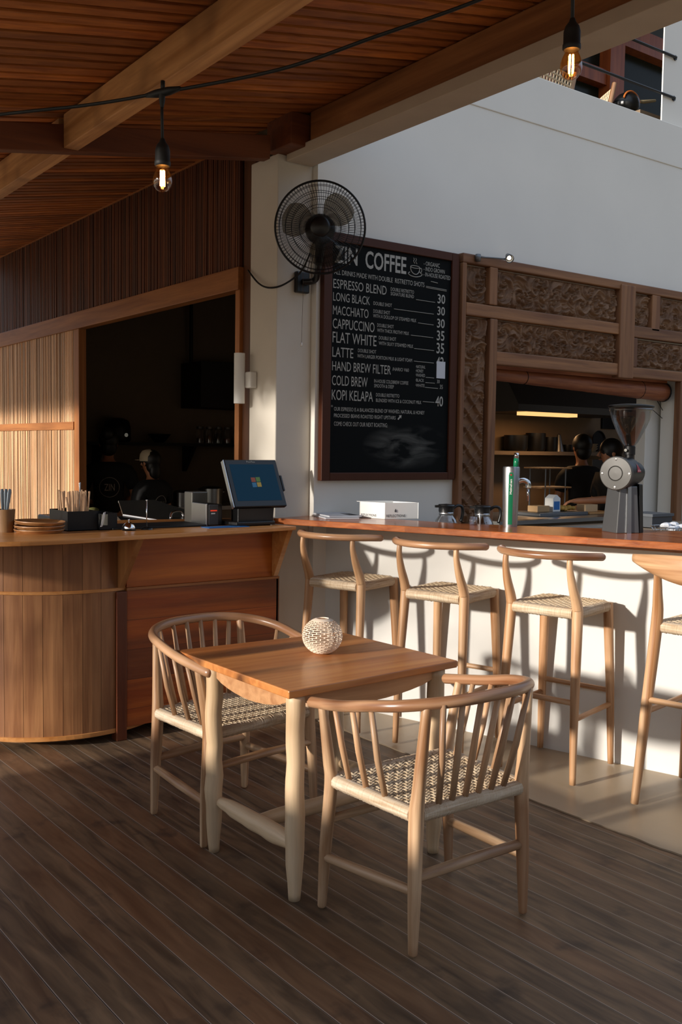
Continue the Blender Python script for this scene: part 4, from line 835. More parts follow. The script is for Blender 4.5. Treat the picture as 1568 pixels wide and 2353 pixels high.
# ================================================================== ON THE SERVICE COUNTER
TZ = 1.1445
ps = thing('till_screen', 'black touch-screen till with a blue display on the service counter', 'till', (2.96, 4.93, TZ))
pb, ptop = Vector((2.785, 4.80, 1.256)), Vector((2.785, 4.935, 1.527)); upv = (ptop-pb); pn = Vector((0, -upv.z, upv.y)).normalized()
def scr(x, z, h): return pb+Vector((x, 0, 0))+upv.normalized()*z+pn*h
Wd, Ht = .358, upv.length
bm = BM(); prism(bm, [(0, 0), (Wd, 0), (Wd, Ht), (0, Ht)], -.032, 0, scr); obj('housing', bm, 'black', ps, world=True, bevel=.006)
bm = BM(); prism(bm, [(.030, .038), (Wd-.026, .038), (Wd-.026, Ht-.032), (.030, Ht-.032)], .0003, .001, scr); so2 = obj('display', bm, 'screen', ps, world=True)
bm = BM(); prism(bm, [(-.004, .004), (0, 0), (0, Ht), (-.004, Ht-.004)], -.030, -.002, scr); obj('edge_trim', bm, 'steel', ps, world=True)
bm = BM(); prism(bm, [(Wd, .10), (Wd+.014, .10), (Wd+.014, .20), (Wd, .20)], -.03, .0, scr); obj('card_reader', bm, 'black', ps, world=True, bevel=.003)
text('lettering', 'Posiflex', ps, plain('tin_print', 'a0a098', .4), .150, Ht-.021, .208, Ht-.010, lambda x, z, h: scr(x, z, .0008+h*.3), .01)
for i, (cx_, cz_, cl) in enumerate(((-1, 1, 'b5562f'), (1, 1, '6f9a3f'), (-1, -1, '3a86b8'), (1, -1, 'd3b13e'))):
    bm = BM(); o_ = (Wd/2+.004, Ht/2+.004); q = []
    for sx, sz in ((-1, -1), (1, -1), (1, 1), (-1, 1)):
        x = cx_*.0165+sx*.0145; z = cz_*.0165+sz*.0145+.004*math.sin(x*90); q.append(bm.verts.new(scr(o_[0]+x, o_[1]+z, .0016)))
    bm.faces.new(q); e_ = rgb(cl); obj('display_icon', bm, emit('icon_%d' % i, tuple(c*.25 for c in e_[:3])+(1,), .6), so2, world=True)
bm = BM(); prism(bm, [(.05, .02), (.30, .02), (.29, -.10), (.05, -.10)], 0, 1, lambda x, z, h: (2.785+x, 4.845+.09*h, 1.256+z-.01)); obj('stand_neck', bm, 'black', ps, world=True, bevel=.01)
bm = BM(); prism(bm, [(2.80, 4.80), (3.06, 4.80), (3.078, 4.86), (3.075, 5.06), (2.79, 5.06), (2.78, 4.86)], TZ+.004, TZ+.026); obj('stand_base', bm, 'black', ps, world=True, bevel=.006)
for x, y in ((2.82, 4.815), (3.04, 4.815)): bm = BM(); lathe(bm, [(0, 0), (.009, 0), (.009, .006), (0, .006)], 12, (x, y, TZ)); obj('foot', bm, 'steel', ps, world=True)
pr = thing('receipt_printer', 'black and silver receipt printer left of the till screen', 'printer', (2.74, 5.0, TZ))
bm = BM(); box(bm, 2.665, 2.675, 4.92, 5.10, TZ, 1.272); obj('side_panel', bm, 'steel', pr, world=True, bevel=.003)
bm = BM(); box(bm, 2.675, 2.772, 4.92, 5.10, TZ, 1.268); obj('printer_body', bm, 'black', pr, world=True, bevel=.006)
bm = BM(); box(bm, 2.68, 2.742, 4.913, 4.92, TZ+.005, 1.265); fcp = obj('front_panel', bm, plain('dark_grey_plastic', '3a3b3d', .4), pr, world=True, bevel=.002)
bm = BM(); box(bm, 2.69, 2.732, 4.9115, 4.913, 1.228, 1.236); obj('red_light', bm, emit('led_red', rgb('c8361f'), .6), fcp, world=True)
bm = BM(); box(bm, 2.695, 2.72, 4.9115, 4.913, 1.212, 1.219); obj('label_strip', bm, 'white', fcp, world=True)
bm = BM(); box(bm, 2.60, 2.86, 4.76, 4.86, TZ, TZ+.003); tag(obj('price_card', bm, 'blue'), 'thin blue and white card lying on the counter before the till', 'card')
bm = BM(); box(bm, 2.69, 2.80, 5.14, 5.24, TZ, 1.33); tag(obj('metal_canister', bm, plain('dull_steel', '8c8b86', .4, .8), bevel=.006), 'square dull steel canister behind the receipt printer', 'canister')
bm = BM(); box(bm, 2.09, 2.66, 4.90, 5.18, TZ, TZ+.010); tag(obj('counter_mat', bm, 'rubber', bevel=.003), 'black rubber mat along the back of the service counter', 'mat')
t = thing('service_bell', 'small chrome service bell at the front of the service counter', 'bell', (2.158, 4.845, TZ))
bm = BM(); lathe(bm, [(0, 0), (.036, 0), (.038, .005), (.034, .010), (0, .010)], 28); obj('bell_base', bm, 'black', t, 40)
bm = BM(); lathe(bm, [(.034, .010), (.034, .014), (.030, .028), (.02, .039), (.006, .044), (0, .045)], 32); obj('dome', bm, 'chrome', t, True)
bm = BM(); lathe(bm, [(0, .062), (.004, .061), (.005, .055), (.003, .045), (0, .044)], 12); obj('plunger', bm, 'chrome', t, True)
t = thing('receipt_spike', 'upright steel receipt spike on a round black base on the counter', 'receipt spike', (2.272, 4.868, TZ))
bm = BM(); lathe(bm, [(0, 0), (.034, 0), (.032, .006), (.010, .012), (0, .012)], 24); obj('spike_base', bm, 'black', t, 40)
bm = BM(); tube(bm, [(0, 0, .01), (0, 0, .155)], .0028, 8); sphere(bm, (0, 0, .158), .005, seg=10); obj('spike', bm, 'chrome', t, True)
cd = thing('condiment_caddy', 'black counter caddy holding paper straws and sachets', 'caddy', (1.95, 5.05, TZ))
def walls(bm, x0, x1, y0, y1, z0, z1, t_=.004):
    box(bm, x0, x1, y0, y0+t_, z0, z1); box(bm, x0, x1, y1-t_, y1, z0, z1); box(bm, x0, x0+t_, y0+t_, y1-t_, z0, z1); box(bm, x1-t_, x1, y0+t_, y1-t_, z0, z1); box(bm, x0, x1, y0, y1, z0, z0+t_); return bm
bm = walls(BM(), 1.852, 2.02, 4.93, 5.20, TZ, 1.248); obj('straw_bin', bm, 'blackm', cd, world=True)
bm = walls(BM(), 2.021, 2.12, 4.91, 5.10, TZ, 1.235); obj('sachet_bin', bm, 'blackm', cd, world=True)
bm = walls(BM(), 2.012, 2.048, 4.868, 4.905, TZ+.03, TZ+.088, .0015); hb_ = obj('clear_holder', bm, 'glass', cd, world=True)
bm = BM(); obox(bm, (2.03, 4.887, TZ+.06), (.006, 0, .002), (0, .0015, 0), (.008, .0, .038)); tag(obj('sachet', bm, 'paper'), 'white paper sachet standing in the clear holder on the black caddy', 'sachet')
rr = random.Random(5); GSW = 'paper straws in the black caddy'
for i in range(20):
    x, y = 1.86+.145*((i*7) % 20)/19, 4.955+.06*((i*3) % 4)+.02*rr.random(); tl = (-.09 if i == 0 else rr.uniform(-.018, .018)+(x-1.93)*.42); L = .205-(.03 if i == 0 else rr.uniform(0, .012))
    bm = BM(); tube(bm, [(0, 0, 0), (0, 0, L)], .0055, 8, cap=False); s_ = obj('paper_straw', bm, M.setdefault('straw', plain('kraft_paper', 'd9b088', .7, noise_amt=.1, nscale=30)), None, True)
    s_.location = (max(1.856, min(2.008, x-tl*.28)), y, TZ+.006); s_.rotation_euler = (rr.uniform(-.05, .05), math.atan(tl*1.9), 0); sm = s_.modifiers.new('t', 'SOLIDIFY'); sm.thickness = .0008
    tag(s_, 'brown paper straw standing in the black caddy' if i else 'brown paper straw leaning out at the left of the black caddy', 'straw', GSW if i else None)
bm = BM(); rtube(bm, [(1.985, 5.10, TZ+.01), (1.986, 5.102, 1.33), (1.987, 5.103, 1.392)], [.003, .003, .0055], 8, flat=.4); tag(obj('steel_spoon', bm, 'steel', None, True), 'long steel spoon rising behind the straws in the caddy', 'spoon')
bm = BM(); lathe(bm, [(0, .003), (.036, .003), (.043, .118), (.046, .118), (.040, 0), (0, 0)], 32); cu_ = obj('wooden_cup', bm, wood('cup_wood', '7d5a38', 'a27a4e', 'z', .5, k=1), None, 40); cu_.location = (1.562, 5.03, TZ)
tag(cu_, 'turned wooden cup holding knives at the left end of the counter', 'cup')
for i, (dx, dy, tl) in enumerate(((-.012, .012, -.02), (.008, .0, .03), (.022, -.01, .14))):
    t = thing('table_knife', ('left', 'middle', 'right')[i]+' of the three knives standing handle up in the wooden cup', 'knife', (1.562+dx-.01*i, 5.03+dy, TZ+.008), 0, 'knives in the wooden cup')
    bm = BM(); rtube(bm, [(0, 0, .09), (tl*.05, 0, .14), (tl*.10, 0, .195), (tl*.115, 0, .21)], [.0055, .0085, .0105, .008], 8, flat=.45); obj('handle', bm, plain('blue_grey_handle', '808b94', .4, .3), t, True)
    bm = BM(); obox(bm, (-tl*.01, 0, .047), (.008, 0, 0), (0, .0008, 0), (tl*.03, 0, .045)); obj('blade', bm, 'steel', t)
GP = 'wooden plates stacked on the counter'
for i in range(3):
    bm = BM(); lathe(bm, [(0, .004), (.10, .004), (.12, .017), (.126, .019), (.127, .015), (.11, .0), (0, 0)], 44); p_ = obj('wooden_plate', bm, wood('plate_wood', '97653a', 'bd8b58', 'x', .45, k=.9), None, 40)
    p_.location = (1.705+.003*i, 4.94+.003*i, TZ+.0185*i+(.004 if i == 2 else 0)); p_.rotation_euler = (.0, -.035 if i == 2 else 0, i*1.3)
    tag(p_, ('bottom wooden plate of the stack of three on the counter', 'middle wooden plate of the stack of three on the counter', 'top wooden plate of the stack, slightly tilted, on the counter')[i], 'plate', GP)

# ================================================================== PEOPLE
def skinned(name, V, Ed, mat, parent=None, root=0, sub=1):
    me = bpy.data.meshes.new('b'); me.from_pydata([v[:3] for v in V], Ed, []); o = bpy.data.objects.new('b', me); C.objects.link(o)
    sk = o.modifiers.new('s', 'SKIN'); sk.use_smooth_shade = True
    for i, v in enumerate(V):
        d = me.skin_vertices[0].data[i]; d.radius = v[3] if isinstance(v[3], tuple) else (v[3], v[3]); d.use_root = (i == root)
    sb = o.modifiers.new('u', 'SUBSURF'); sb.levels = sub; sb.render_levels = sub
    m2 = bpy.data.meshes.new_from_object(o.evaluated_get(bpy.context.evaluated_depsgraph_get())); bpy.data.objects.remove(o); bpy.data.meshes.remove(me)
    m2.name = name; m2.materials.clear(); m2.materials.append(M[mat])
    for p in m2.polygons: p.use_smooth = True
    r = bpy.data.objects.new(name, m2); C.objects.link(r); r.parent = parent; return r
def person(label, loc, rz, h, arms, head_tilt=0.):
    """arms: per side (shoulder, elbow, wrist) in units of a 1.7 m body, local +y is where the chest faces"""
    k = h/1.7; t = thing('person', label, 'person', loc, rz); sc_ = lambda p: tuple(c*k for c in p)
    hx, hy = 0, .03+head_tilt
    V = [(0, 0, .93, (.13, .085)), (0, 0, 1.08, (.11, .08)), (0, .0, 1.24, (.125, .08)), (0, .0, 1.365, (.085, .06)), (0, .01, 1.45, .055), (hx, hy*.6, 1.50, .052), (hx, hy, 1.56, (.068, .078)), (hx, hy+.005, 1.62, (.076, .092)), (hx, hy, 1.68, (.055, .07))]
    Ed = [(i, i+1) for i in range(8)]
    for s, (sh, el, wr) in zip((-1, 1), arms):
        n = len(V); V += [(*sh, .045), (*el, .043), (*wr, .029)]; Ed += [(3, n), (n, n+1), (n+1, n+2)]
        d = (Vector(wr)-Vector(el)).normalized(); u = d.cross(Vector((0, 0, 1))).normalized(); dn = u.cross(d)
        p = Vector(wr)+d*.045; V.append((*p, (.034, .018))); Ed.append((n+2, n+3))
        for j, (off, L) in enumerate(((-.028, .07), (-.010, .082), (.009, .077), (.027, .062))):
            a = p+u*off+d*.03; b = a+d*L*.5-dn*.012*(1 if dn.z > 0 else -1); c = b+d*L*.35-dn*.03*(1 if dn.z > 0 else -1); m = len(V)
            V += [(*a, .0095), (*b, .009), (*c, .0075)]; Ed += [(n+3, m), (m, m+1), (m+1, m+2)]
        a = p+u*.034*s*-1-d*.02; b = a+u*.012*-s+d*.035; c = b+d*.025; m = len(V); V += [(*a, .011), (*b, .0105), (*c, .0085)]; Ed += [(n+3, m), (m, m+1), (m+1, m+2)]
    for s in (-1, 1):
        n = len(V); V += [(s*.095, 0, .86, .085), (s*.10, .015, .48, .056), (s*.10, -.01, .085, .036), (s*.105, .12, .035, .036)]; Ed += [(0, n), (n, n+1), (n+1, n+2), (n+2, n+3)]
    V = [(*sc_(v[:3]), tuple(x*k for x in v[3]) if isinstance(v[3], tuple) else v[3]*k) for v in V]
    body = skinned('body', V, Ed, 'skin', t)
    # face: nose, ears, eyes, mouth stay part of the head
    bm = BM(); hz = 1.605*k
    tube(bm, [(0, (hy+.088)*k, hz+.02*k), (0, (hy+.112)*k, hz-.02*k), (0, (hy+.09)*k, hz-.028*k)], [.008*k, .013*k, .008*k], 8)
    for s in (-1, 1): sphere(bm, (s*.079*k, (hy-.005)*k, hz), .026*k, .35, .7, 1.1, 10)
    obj('face_features', bm, 'skin', t, True)
    bm = BM()
    for s in (-1, 1): sphere(bm, (s*.032*k, (hy+.088)*k, hz+.018*k), .009*k, seg=8)
    obj('eyes', bm, 'hair', t, True)
    bm = BM(); tube(bm, [(-.026*k, (hy+.083)*k, hz-.055*k), (0, (hy+.094)*k, hz-.055*k), (.026*k, (hy+.083)*k, hz-.055*k)], .005*k, 6); obj('mouth', bm, plain('lips', '8a4a3c', .5), t, True)
    # shirt with short sleeves, trousers, shoes
    Vs = [(0, 0, .90, (.165, .115)), (0, 0, 1.08, (.152, .112)), (0, .0, 1.24, (.178, .118)), (0, .0, 1.385, (.165, .115)), (0, .005, 1.44, (.085, .078))]; Es = [(i, i+1) for i in range(4)]
    for sh, el, wr in arms:
        n = len(Vs); m_ = Vector(sh)+(Vector(el)-Vector(sh))*.75; Vs += [(*sh, .088), (*m_, .066)]; Es += [(3, n), (n, n+1)]
    Vs = [(*sc_(v[:3]), tuple(x*k for x in v[3]) if isinstance(v[3], tuple) else v[3]*k) for v in Vs]
    sh_ = skinned('shirt', Vs, Es, 'shirt', t)
    Vt = [(0, 0, .95, (.160, .112)), (0, 0, .88, (.165, .115))]; Et = [(0, 1)]
    for s in (-1, 1): n = len(Vt); Vt += [(s*.1, 0, .80, .098), (s*.10, .015, .48, .07), (s*.10, -.01, .10, .055)]; Et += [(1, n), (n, n+1), (n+1, n+2)]
    Vt = [(*sc_(v[:3]), tuple(x*k for x in v[3]) if isinstance(v[3], tuple) else v[3]*k) for v in Vt]
    skinned('trousers', Vt, Et, 'shirt', t)
    for s in (-1, 1): bm = BM(); sphere(bm, (s*.105*k, .055*k, .035*k), .05*k, .95, 2.6, .72, 14); obj('shoe', bm, 'black', t, True)
    return t, sh_, k, hy
def hair(t, k, hy, bun=False, long_=False):
    bm = BM(); sphere(bm, (0, (hy-.022)*k, 1.645*k), .103*k, .90, 1.05, 1.0, 18)
    sphere(bm, (0, (hy-.05)*k, 1.575*k), .085*k, .92, .8, 1.0, 14)
    if long_: sphere(bm, (0, (hy-.075)*k, 1.53*k), .07*k, 1., .75, 1.4, 14)
    if bun: sphere(bm, (-.02*k, (hy-.11)*k, 1.70*k), .06*k, seg=12)
    return obj('hair', bm, 'hair', t, True)
def emblem(t, sh_, k, z, x=0.0):
    """round ring with three letters printed on the back of the shirt, laid on its surface"""
    from mathutils.bvhtree import BVHTree
    bv = BVHTree.FromPolygons([v.co.copy() for v in sh_.data.vertices], [list(p.vertices) for p in sh_.data.polygons])
    def on(a, b, h=.003):
        hit = bv.ray_cast(Vector((a, -1, b)), Vector((0, 1, 0))); p = hit[0] or Vector((a, -.1, b)); return (p.x, p.y-h, p.z)
    bm = BM(); tube(bm, [on(x+.092*k*math.cos(q), z*k+.092*k*math.sin(q)) for q in [2*PI*i/32 for i in range(32)]], .0028*k, 5, closed=True)
    m_ = M.setdefault('print', plain('shirt_print', 'a39a8c', .7)); obj('ring_print', bm, m_, sh_)
    text('lettering', 'ZIN', sh_, m_, x-.048*k, z*k-.032*k, x+.048*k, z*k+.032*k, lambda a, b, h: on(a, b, .004+h), 0, world=False)
rel = [((-.19, 0, 1.36), (-.25, .02, 1.10), (-.17, .22, 1.05)), ((.19, 0, 1.36), (.25, .02, 1.10), (.17, .22, 1.05))]
t, s_, k, hy = person('person in a black shirt with dark pinned-up hair, back turned, left in the dark kitchen', (3.67, 8.70, .004), math.radians(-18), 1.70, rel)
hair(t, k, hy, True, False); emblem(t, s_, k, 1.20)
t, s_, k, hy = person('person in a black shirt and cream baseball cap, working at the kitchen bench', (3.91, 8.24, .004), math.radians(22), 1.52, rel, .02)
hair(t, k, hy, False, True); emblem(t, s_, k, 1.18, .02)
bm = BM(); lathe(bm, [(.101*k, -.02*k), (.104*k, .0), (.098*k, .05*k), (.075*k, .085*k), (.04*k, .10*k), (0, .105*k)], 24, (0, hy*k, 1.645*k)); n_ = bm
prism(bm, [(.09*k*math.cos(a), hy*k+.07*k+.105*k*math.sin(a)) for a in [PI*i/12 for i in range(13)]], 1.632*k, 1.638*k); obj('cap', bm, 'cap', t, 50)
t, s_, k, hy = person('person in dark clothes with black hair standing behind in the kitchen', (7.60, 6.30, .004), math.radians(-20), 1.73, rel); hair(t, k, hy)
wr = [((-.19, 0, 1.36), (-.25, .10, 1.20), (-.16, .39, 1.18)), ((.19, 0, 1.36), (.24, .05, 1.12), (.20, .28, 1.08))]
t, s_, k, hy = person('person in a black shirt reaching a bare forearm over the kitchen bench', (7.16, 5.60, .004), math.radians(66), 1.68, wr); hair(t, k, hy)
# ================================================================== KITCHEN, LEFT HATCH
def bxt(name, label, cat, a, mat, group=None, bevel=.004):
    bm = BM(); box(bm, *a); o = obj(name, bm, mat, bevel=bevel); return tag(o, label, cat, group)
t = thing('wall_shelf', 'long dark shelf on bracket on the far kitchen wall', 'shelf', (5.1, 10.49, 1.6))
bm = BM(); box(bm, 4.05, 6.3, 10.18, 10.499, 1.60, 1.635); obj('shelf_board', bm, plain('dark_stain', '1c1510', .7), t, world=True)
for x in (4.25, 5.38): bm = BM(); prism(bm, [(10.499, 1.6), (10.2, 1.6), (10.46, 1.30), (10.499, 1.30)], x-.02, x+.02, lambda a, b, h: (h, a, b)); obj('shelf_bracket', bm, plain('dark_stain2', '1c1510', .7), t, world=True)
t = thing('rice_cooker', 'round black rice cooker on the dark shelf', 'rice cooker', (4.46, 10.33, 1.635))
bm = BM(); lathe(bm, [(0, 0), (.13, 0), (.15, .03), (.15, .17), (.14, .19), (0, .19)], 28); obj('cooker_body', bm, 'blackm', t, 40)
bm = BM(); lathe(bm, [(.145, .19), (.13, .24), (.07, .27), (0, .275)], 28); obj('lid', bm, 'black', t, True)
bm = BM(); tube(bm, [(.04, -.15, .08), (.04, -.158, .08)], .022, 14); obj('dial', bm, 'chrome', t)
bm = BM(); lathe(bm, [(0, .005), (.05, .005), (.13, .10), (.135, .10), (.055, 0), (0, 0)], 28, (4.98, 10.33, 1.636)); tag(obj('mixing_bowl', bm, 'blackm', None, 40), 'dark mixing bowl on the kitchen shelf beside the jars', 'bowl')
for i in range(5):
    t = thing('storage_jar', ('first', 'second', 'third', 'fourth', 'fifth')[i]+' from the left of the clip jars on the kitchen shelf', 'jar', (5.50+.125*i, 10.32, 1.636), 0, 'jars on the kitchen shelf')
    bm = BM(); lathe(bm, [(0, .003), (.048, .003), (.048, .15), (.038, .175), (.036, .175), (.045, .15), (.045, .008), (0, .008)], 20); obj('jar_glass', bm, 'glass', t, 40)
    bm = BM(); lathe(bm, [(0, .008), (.043, .008), (.043, .06+.03*(i % 3)), (0, .06+.03*(i % 3))], 16); obj('jar_contents', bm, plain('dry_goods_%d' % i, ('5a3a22', '6e4a2c', '35291d', '7a3c2a', '4a3a28')[i], .8), t, 40)
    bm = BM(); lathe(bm, [(.040, .173), (.042, .176), (.038, .20), (0, .205)], 18); obj('lid', bm, 'steel', t, 40)
bxt('hanging_cabinet', 'dark cabinet hanging on the far kitchen wall above the jars', 'cabinet', (5.34, 6.3, 10.0, 10.499, 2.05, 2.58), plain('dark_cabinet', '1d1410', .6))
bm = BM(); tube(bm, [(5.42, 10.4, 2.585), (5.42, 10.4, 3.55)], .022, 10); tag(obj('duct_pipe', bm, 'blackm'), 'thin dark pipe running up from the hanging cabinet to the ceiling', 'pipe')
t = thing('kitchen_bench', 'long dark bench along the kitchen where two people work', 'bench', (4.9, 9.4, 0))
bm = BM(); box(bm, 3.4, 6.3, 9.05, 9.7, .93, .97); obj('bench_top', bm, 'steel', t, world=True); bm = BM(); box(bm, 3.42, 6.28, 9.1, 9.68, .004, .93); obj('bench_base', bm, 'dark', t, world=True)
for i, (x, y, r, h_) in enumerate(((4.72, 9.25, .10, .14), (5.05, 9.22, .13, .18))):
    t = thing('stock_pot', ('small steel pot on the kitchen bench beside the cap wearer', 'large steel pot at the right on the kitchen bench')[i], 'pot', (x, y, .971), 0, 'pots on the kitchen bench')
    bm = BM(); lathe(bm, [(0, 0), (r, 0), (r, h_), (r+.006, h_), (r+.006, h_-.008)], 24); obj('pot_body', bm, 'steel', t, 40)
    bm = BM(); lathe(bm, [(r+.004, h_), (r*.6, h_+.022), (0, h_+.028)], 24); obj('lid', bm, 'steel', t, True)
    bm = BM(); tube(bm, spline([(r, 0, h_*.75), (r+.04, 0, h_*.8), (r+.04, .03, h_*.8), (r, .03, h_*.75)], 4), .006, 8); obj('handle', bm, 'chrome', t, True)
t = thing('prep_fridge', 'dark counter fridge with a sloped lid and steel edges behind the service counter', 'fridge', (3.0, 6.1, 0))
q = [(2.63, 5.98), (2.80, 5.62), (3.13, 5.62), (3.13, 6.60), (2.85, 6.60)]
bm = BM(); prism(bm, q, .02, 1.085); obj('cabinet', bm, 'blackm', t, world=True)
bm = BM(); prism(bm, [(2.625, 5.99), (2.80, 5.61), (3.14, 5.61), (3.14, 6.60), (2.86, 6.60)], 0, .014, lambda x, y, h: (x, y, 1.10+h+.085*(y-5.6))); obj('sloped_lid', bm, plain('lid_steel', '3a3b3a', .3, .7), t, world=True)
bm = BM(); tube(bm, [(2.628, 5.98, 1.138), (2.81, 5.60, 1.106)], .012, 8); obj('lid_edge', bm, 'steel', t, world=True)
bm = BM(); tube(bm, [(2.86, 6.60, 1.19), (3.14, 6.60, 1.19)], .009, 8); obj('lid_edge', bm, 'steel', t, world=True)
bm = BM(); tube(bm, spline([(2.86, 5.76, 1.125), (2.88, 5.78, 1.16), (2.95, 5.80, 1.165), (2.97, 5.79, 1.13)], 4), .009, 8); obj('lid_handle', bm, 'chrome', t, True, world=True)
bm = BM(); box(bm, 2.30, 2.62, 6.2, 6.7, .0, 1.11); tag(obj('bin_unit', bm, 'blackm', bevel=.01), 'dark waist-high bin unit left of the counter fridge', 'bin')
bm = BM(); rr = random.Random(2)
for i in range(16): sphere(bm, (2.46+rr.uniform(-.11, .11), 6.42+rr.uniform(-.12, .12), 1.13+rr.uniform(0, .03)), rr.uniform(.02, .04), 1.3, 1, .6, 8)
tag(obj('salad_leaves', bm, plain('dull_greens', '5a5a2c', .7, noise_amt=.4, nscale=30), None, True), 'heap of green leaves on the dark bin unit', 'leaves', None, 'stuff')
# ================================================================== KITCHEN, RIGHT HATCH
t = thing('extractor_hood', 'dark extractor hood with a warm light strip over the kitchen bench', 'hood', (8.0, 7.0, 2.0))
bm = BM(); prism(bm, [(7.498, 2.0), (6.75, 2.0), (6.75, 2.07), (7.1, 2.6), (7.498, 2.6)], 7.15, 9.2, lambda a, b, h: (h, a, b)); obj('canopy', bm, plain('dull_hood', '4a4540', .45, .5), t, world=True)
bm = BM(); box(bm, 7.32, 8.10, 6.80, 6.93, 1.965, 2.0); obj('light_strip', bm, 'hoodlight', t, world=True)
hl = bpy.data.lights.new('hood_lamp', 'AREA'); hl.shape = 'RECTANGLE'; hl.size = .75; hl.size_y = .12; hl.energy = 6; hl.color = (1, .55, .25); ho = bpy.data.objects.new('hood_lamp', hl); C.objects.link(ho); ho.location = (7.71, 6.865, 1.955)
t = thing('kitchen_shelf', 'long pale shelf under the hood on the right kitchen wall', 'shelf', (8.3, 7.4, 1.58)); bm = BM(); box(bm, 7.0, 9.6, 7.2, 7.499, 1.56, 1.60); obj('shelf_board', bm, plain('grey_shelf', '6a5d4c', .6), t, world=True)
GK = 'pots and bowls on the kitchen shelf'
for i, (x, r, h_, nm, lab) in enumerate(((7.75, .13, .17, 'saucepan', 'wide dark pan at the left of the kitchen shelf'), (8.06, .11, .20, 'saucepan', 'tall dark pan on the kitchen shelf'), (8.29, .085, .16, 'saucepan', 'small dark pan on the kitchen shelf left of the cone'), (8.60, .07, .08, 'bowl', 'little dark bowl on the kitchen shelf right of the cone'))):
    bm = BM(); lathe(bm, [(0, 0), (r*.9, 0), (r, h_*.2), (r, h_), (r-.008, h_), (r-.01, .01), (0, .01)], 22, (x, 7.34, 1.601)); tag(obj(nm, bm, 'blackm', None, 40), lab, nm, GK)
bm = BM(); lathe(bm, [(0, 0), (.065, 0), (.05, .06), (.02, .19), (0, .20)], 20, (8.44, 7.34, 1.601)); tag(obj('cone_strainer', bm, 'grey', None, 40), 'pointed metal cone standing on the kitchen shelf', 'strainer')
bm = BM(); [lathe(bm, [(0, z), (.09, z), (.13, z+.045), (.125, z+.045), (.085, z+.006), (0, z+.006)], 22, (8.92, 7.34, 1.601)) for z in (0, .025, .05)]; tag(obj('bowl_stack', bm, plain('cream_ware', '9a8a70', .5), None, 40), 'stack of pale bowls on the kitchen shelf', 'bowls')
bm = BM(); lathe(bm, [(0, 0), (.11, 0), (.12, .02), (.11, .02)], 24, (9.2, 7.40, 1.735), (0, -1, .1)); tube(bm, [(9.2, 7.385, 1.63), (9.2, 7.42, 1.614)], .01, 8); tag(obj('frying_pan', bm, 'blackm', None, 40), 'black frying pan propped up at the right of the kitchen shelf', 'pan')
bxt('wall_notice', 'dark square board on the kitchen wall behind the grinder hopper', 'board', (9.36, 9.62, 7.47, 7.499, 1.88, 2.03), 'blackm')
bxt('kitchen_fridge', 'dark upright cabinet at the back of the kitchen', 'cabinet', (8.55, 9.25, 6.95, 7.19, .004, 1.52), plain('dark_fridge', '15130f', .5))
t = thing('prep_table', 'steel prep table in the right kitchen, crowded with containers', 'table', (6.2, 5.6, 0))
bm = BM(); box(bm, 5.25, 7.0, 5.12, 5.95, 1.04, 1.07); obj('table_top', bm, 'steel', t, world=True); bm = BM(); box(bm, 5.3, 6.95, 5.2, 5.9, .004, 1.04); obj('table_base', bm, 'dark', t, world=True)
t = thing('wire_rack', 'tall steel wire rack with wooden boards on the prep table', 'rack', (6.55, 5.8, 1.07))
for x in (6.42, 6.68):
    for y in (5.72, 5.90): bm = BM(); tube(bm, [(x, y, 1.07), (x, y, 1.45)], .006, 6); obj('upright', bm, 'grey', t, world=True)
for z in (1.28, 1.45): bm = BM(); box(bm, 6.36, 6.74, 5.70, 5.92, z, z+.012); obj('rack_shelf', bm, wood('rack_wood', '8a6038', 'b58350', 'x', .5), t, world=True)
for nm, lab, cat, a, m in (('tray', 'shallow dark tray on the prep table in front of the carton', 'tray', (5.95, 6.55, 5.35, 5.68, 1.071, 1.098), 'grey'), ('food_tub', 'pale tub of food on the tray beside the carton', 'tub', (6.03, 6.18, 5.45, 5.56, 1.099, 1.15), plain('tub_tan', 'b08d62', .6)), ('food_box', 'white takeaway box on a board under the reaching hand', 'box', (6.60, 6.76, 5.42, 5.52, 1.087, 1.15), plain('box_cream', 'c6a67e', .6)), ('chopping_board', 'wooden chopping board under the takeaway box', 'board', (6.58, 6.95, 5.36, 5.60, 1.071, 1.086), wood('board_wood', 'a0703f', 'c29560', 'x', .5))): bxt(nm, lab, cat, a, m)
t = thing('milk_carton', 'blue and white carton on the tray', 'carton', (6.27, 5.5, 1.099)); bm = BM(); box(bm, -.045, .045, -.045, .045, 0, .11); prism(bm, [(-.045, .11), (.045, .11), (0, .14)], -.045, .045, lambda a, b, h: (a, h, b)); obj('carton_body', bm, 'white', t); bm = BM(); box(bm, -.035, .035, -.0465, -.045, .015, .085); obj('blue_panel', bm, 'blue', t)
bm = BM(); rr = random.Random(9)
for i in range(14): sphere(bm, (6.43+rr.uniform(-.08, .08), 5.52+rr.uniform(-.06, .06), 1.115+rr.uniform(0, .02)), rr.uniform(.015, .03), 1.2, 1, .8, 8)
tag(obj('cut_fruit', bm, 'food', None, True), 'heap of yellow cut fruit on the tray right of the carton', 'fruit', None, 'stuff')
bm = BM(); box(bm, 4.63, 6.9, 3.9, 4.835, .98, 1.05); box(bm, 5.2, 6.9, 3.2, 3.9, .98, 1.05); struct('trim_15', bm, 'dark')
t = thing('steel_tray', 'long steel tray behind the bar left of the grinder', 'tray', (5.2, 4.25, 1.05)); bm = walls(BM(), 4.98, 5.50, 4.15, 4.32, 1.05, 1.10, .006); obj('tray_body', bm, 'steel', t, world=True)
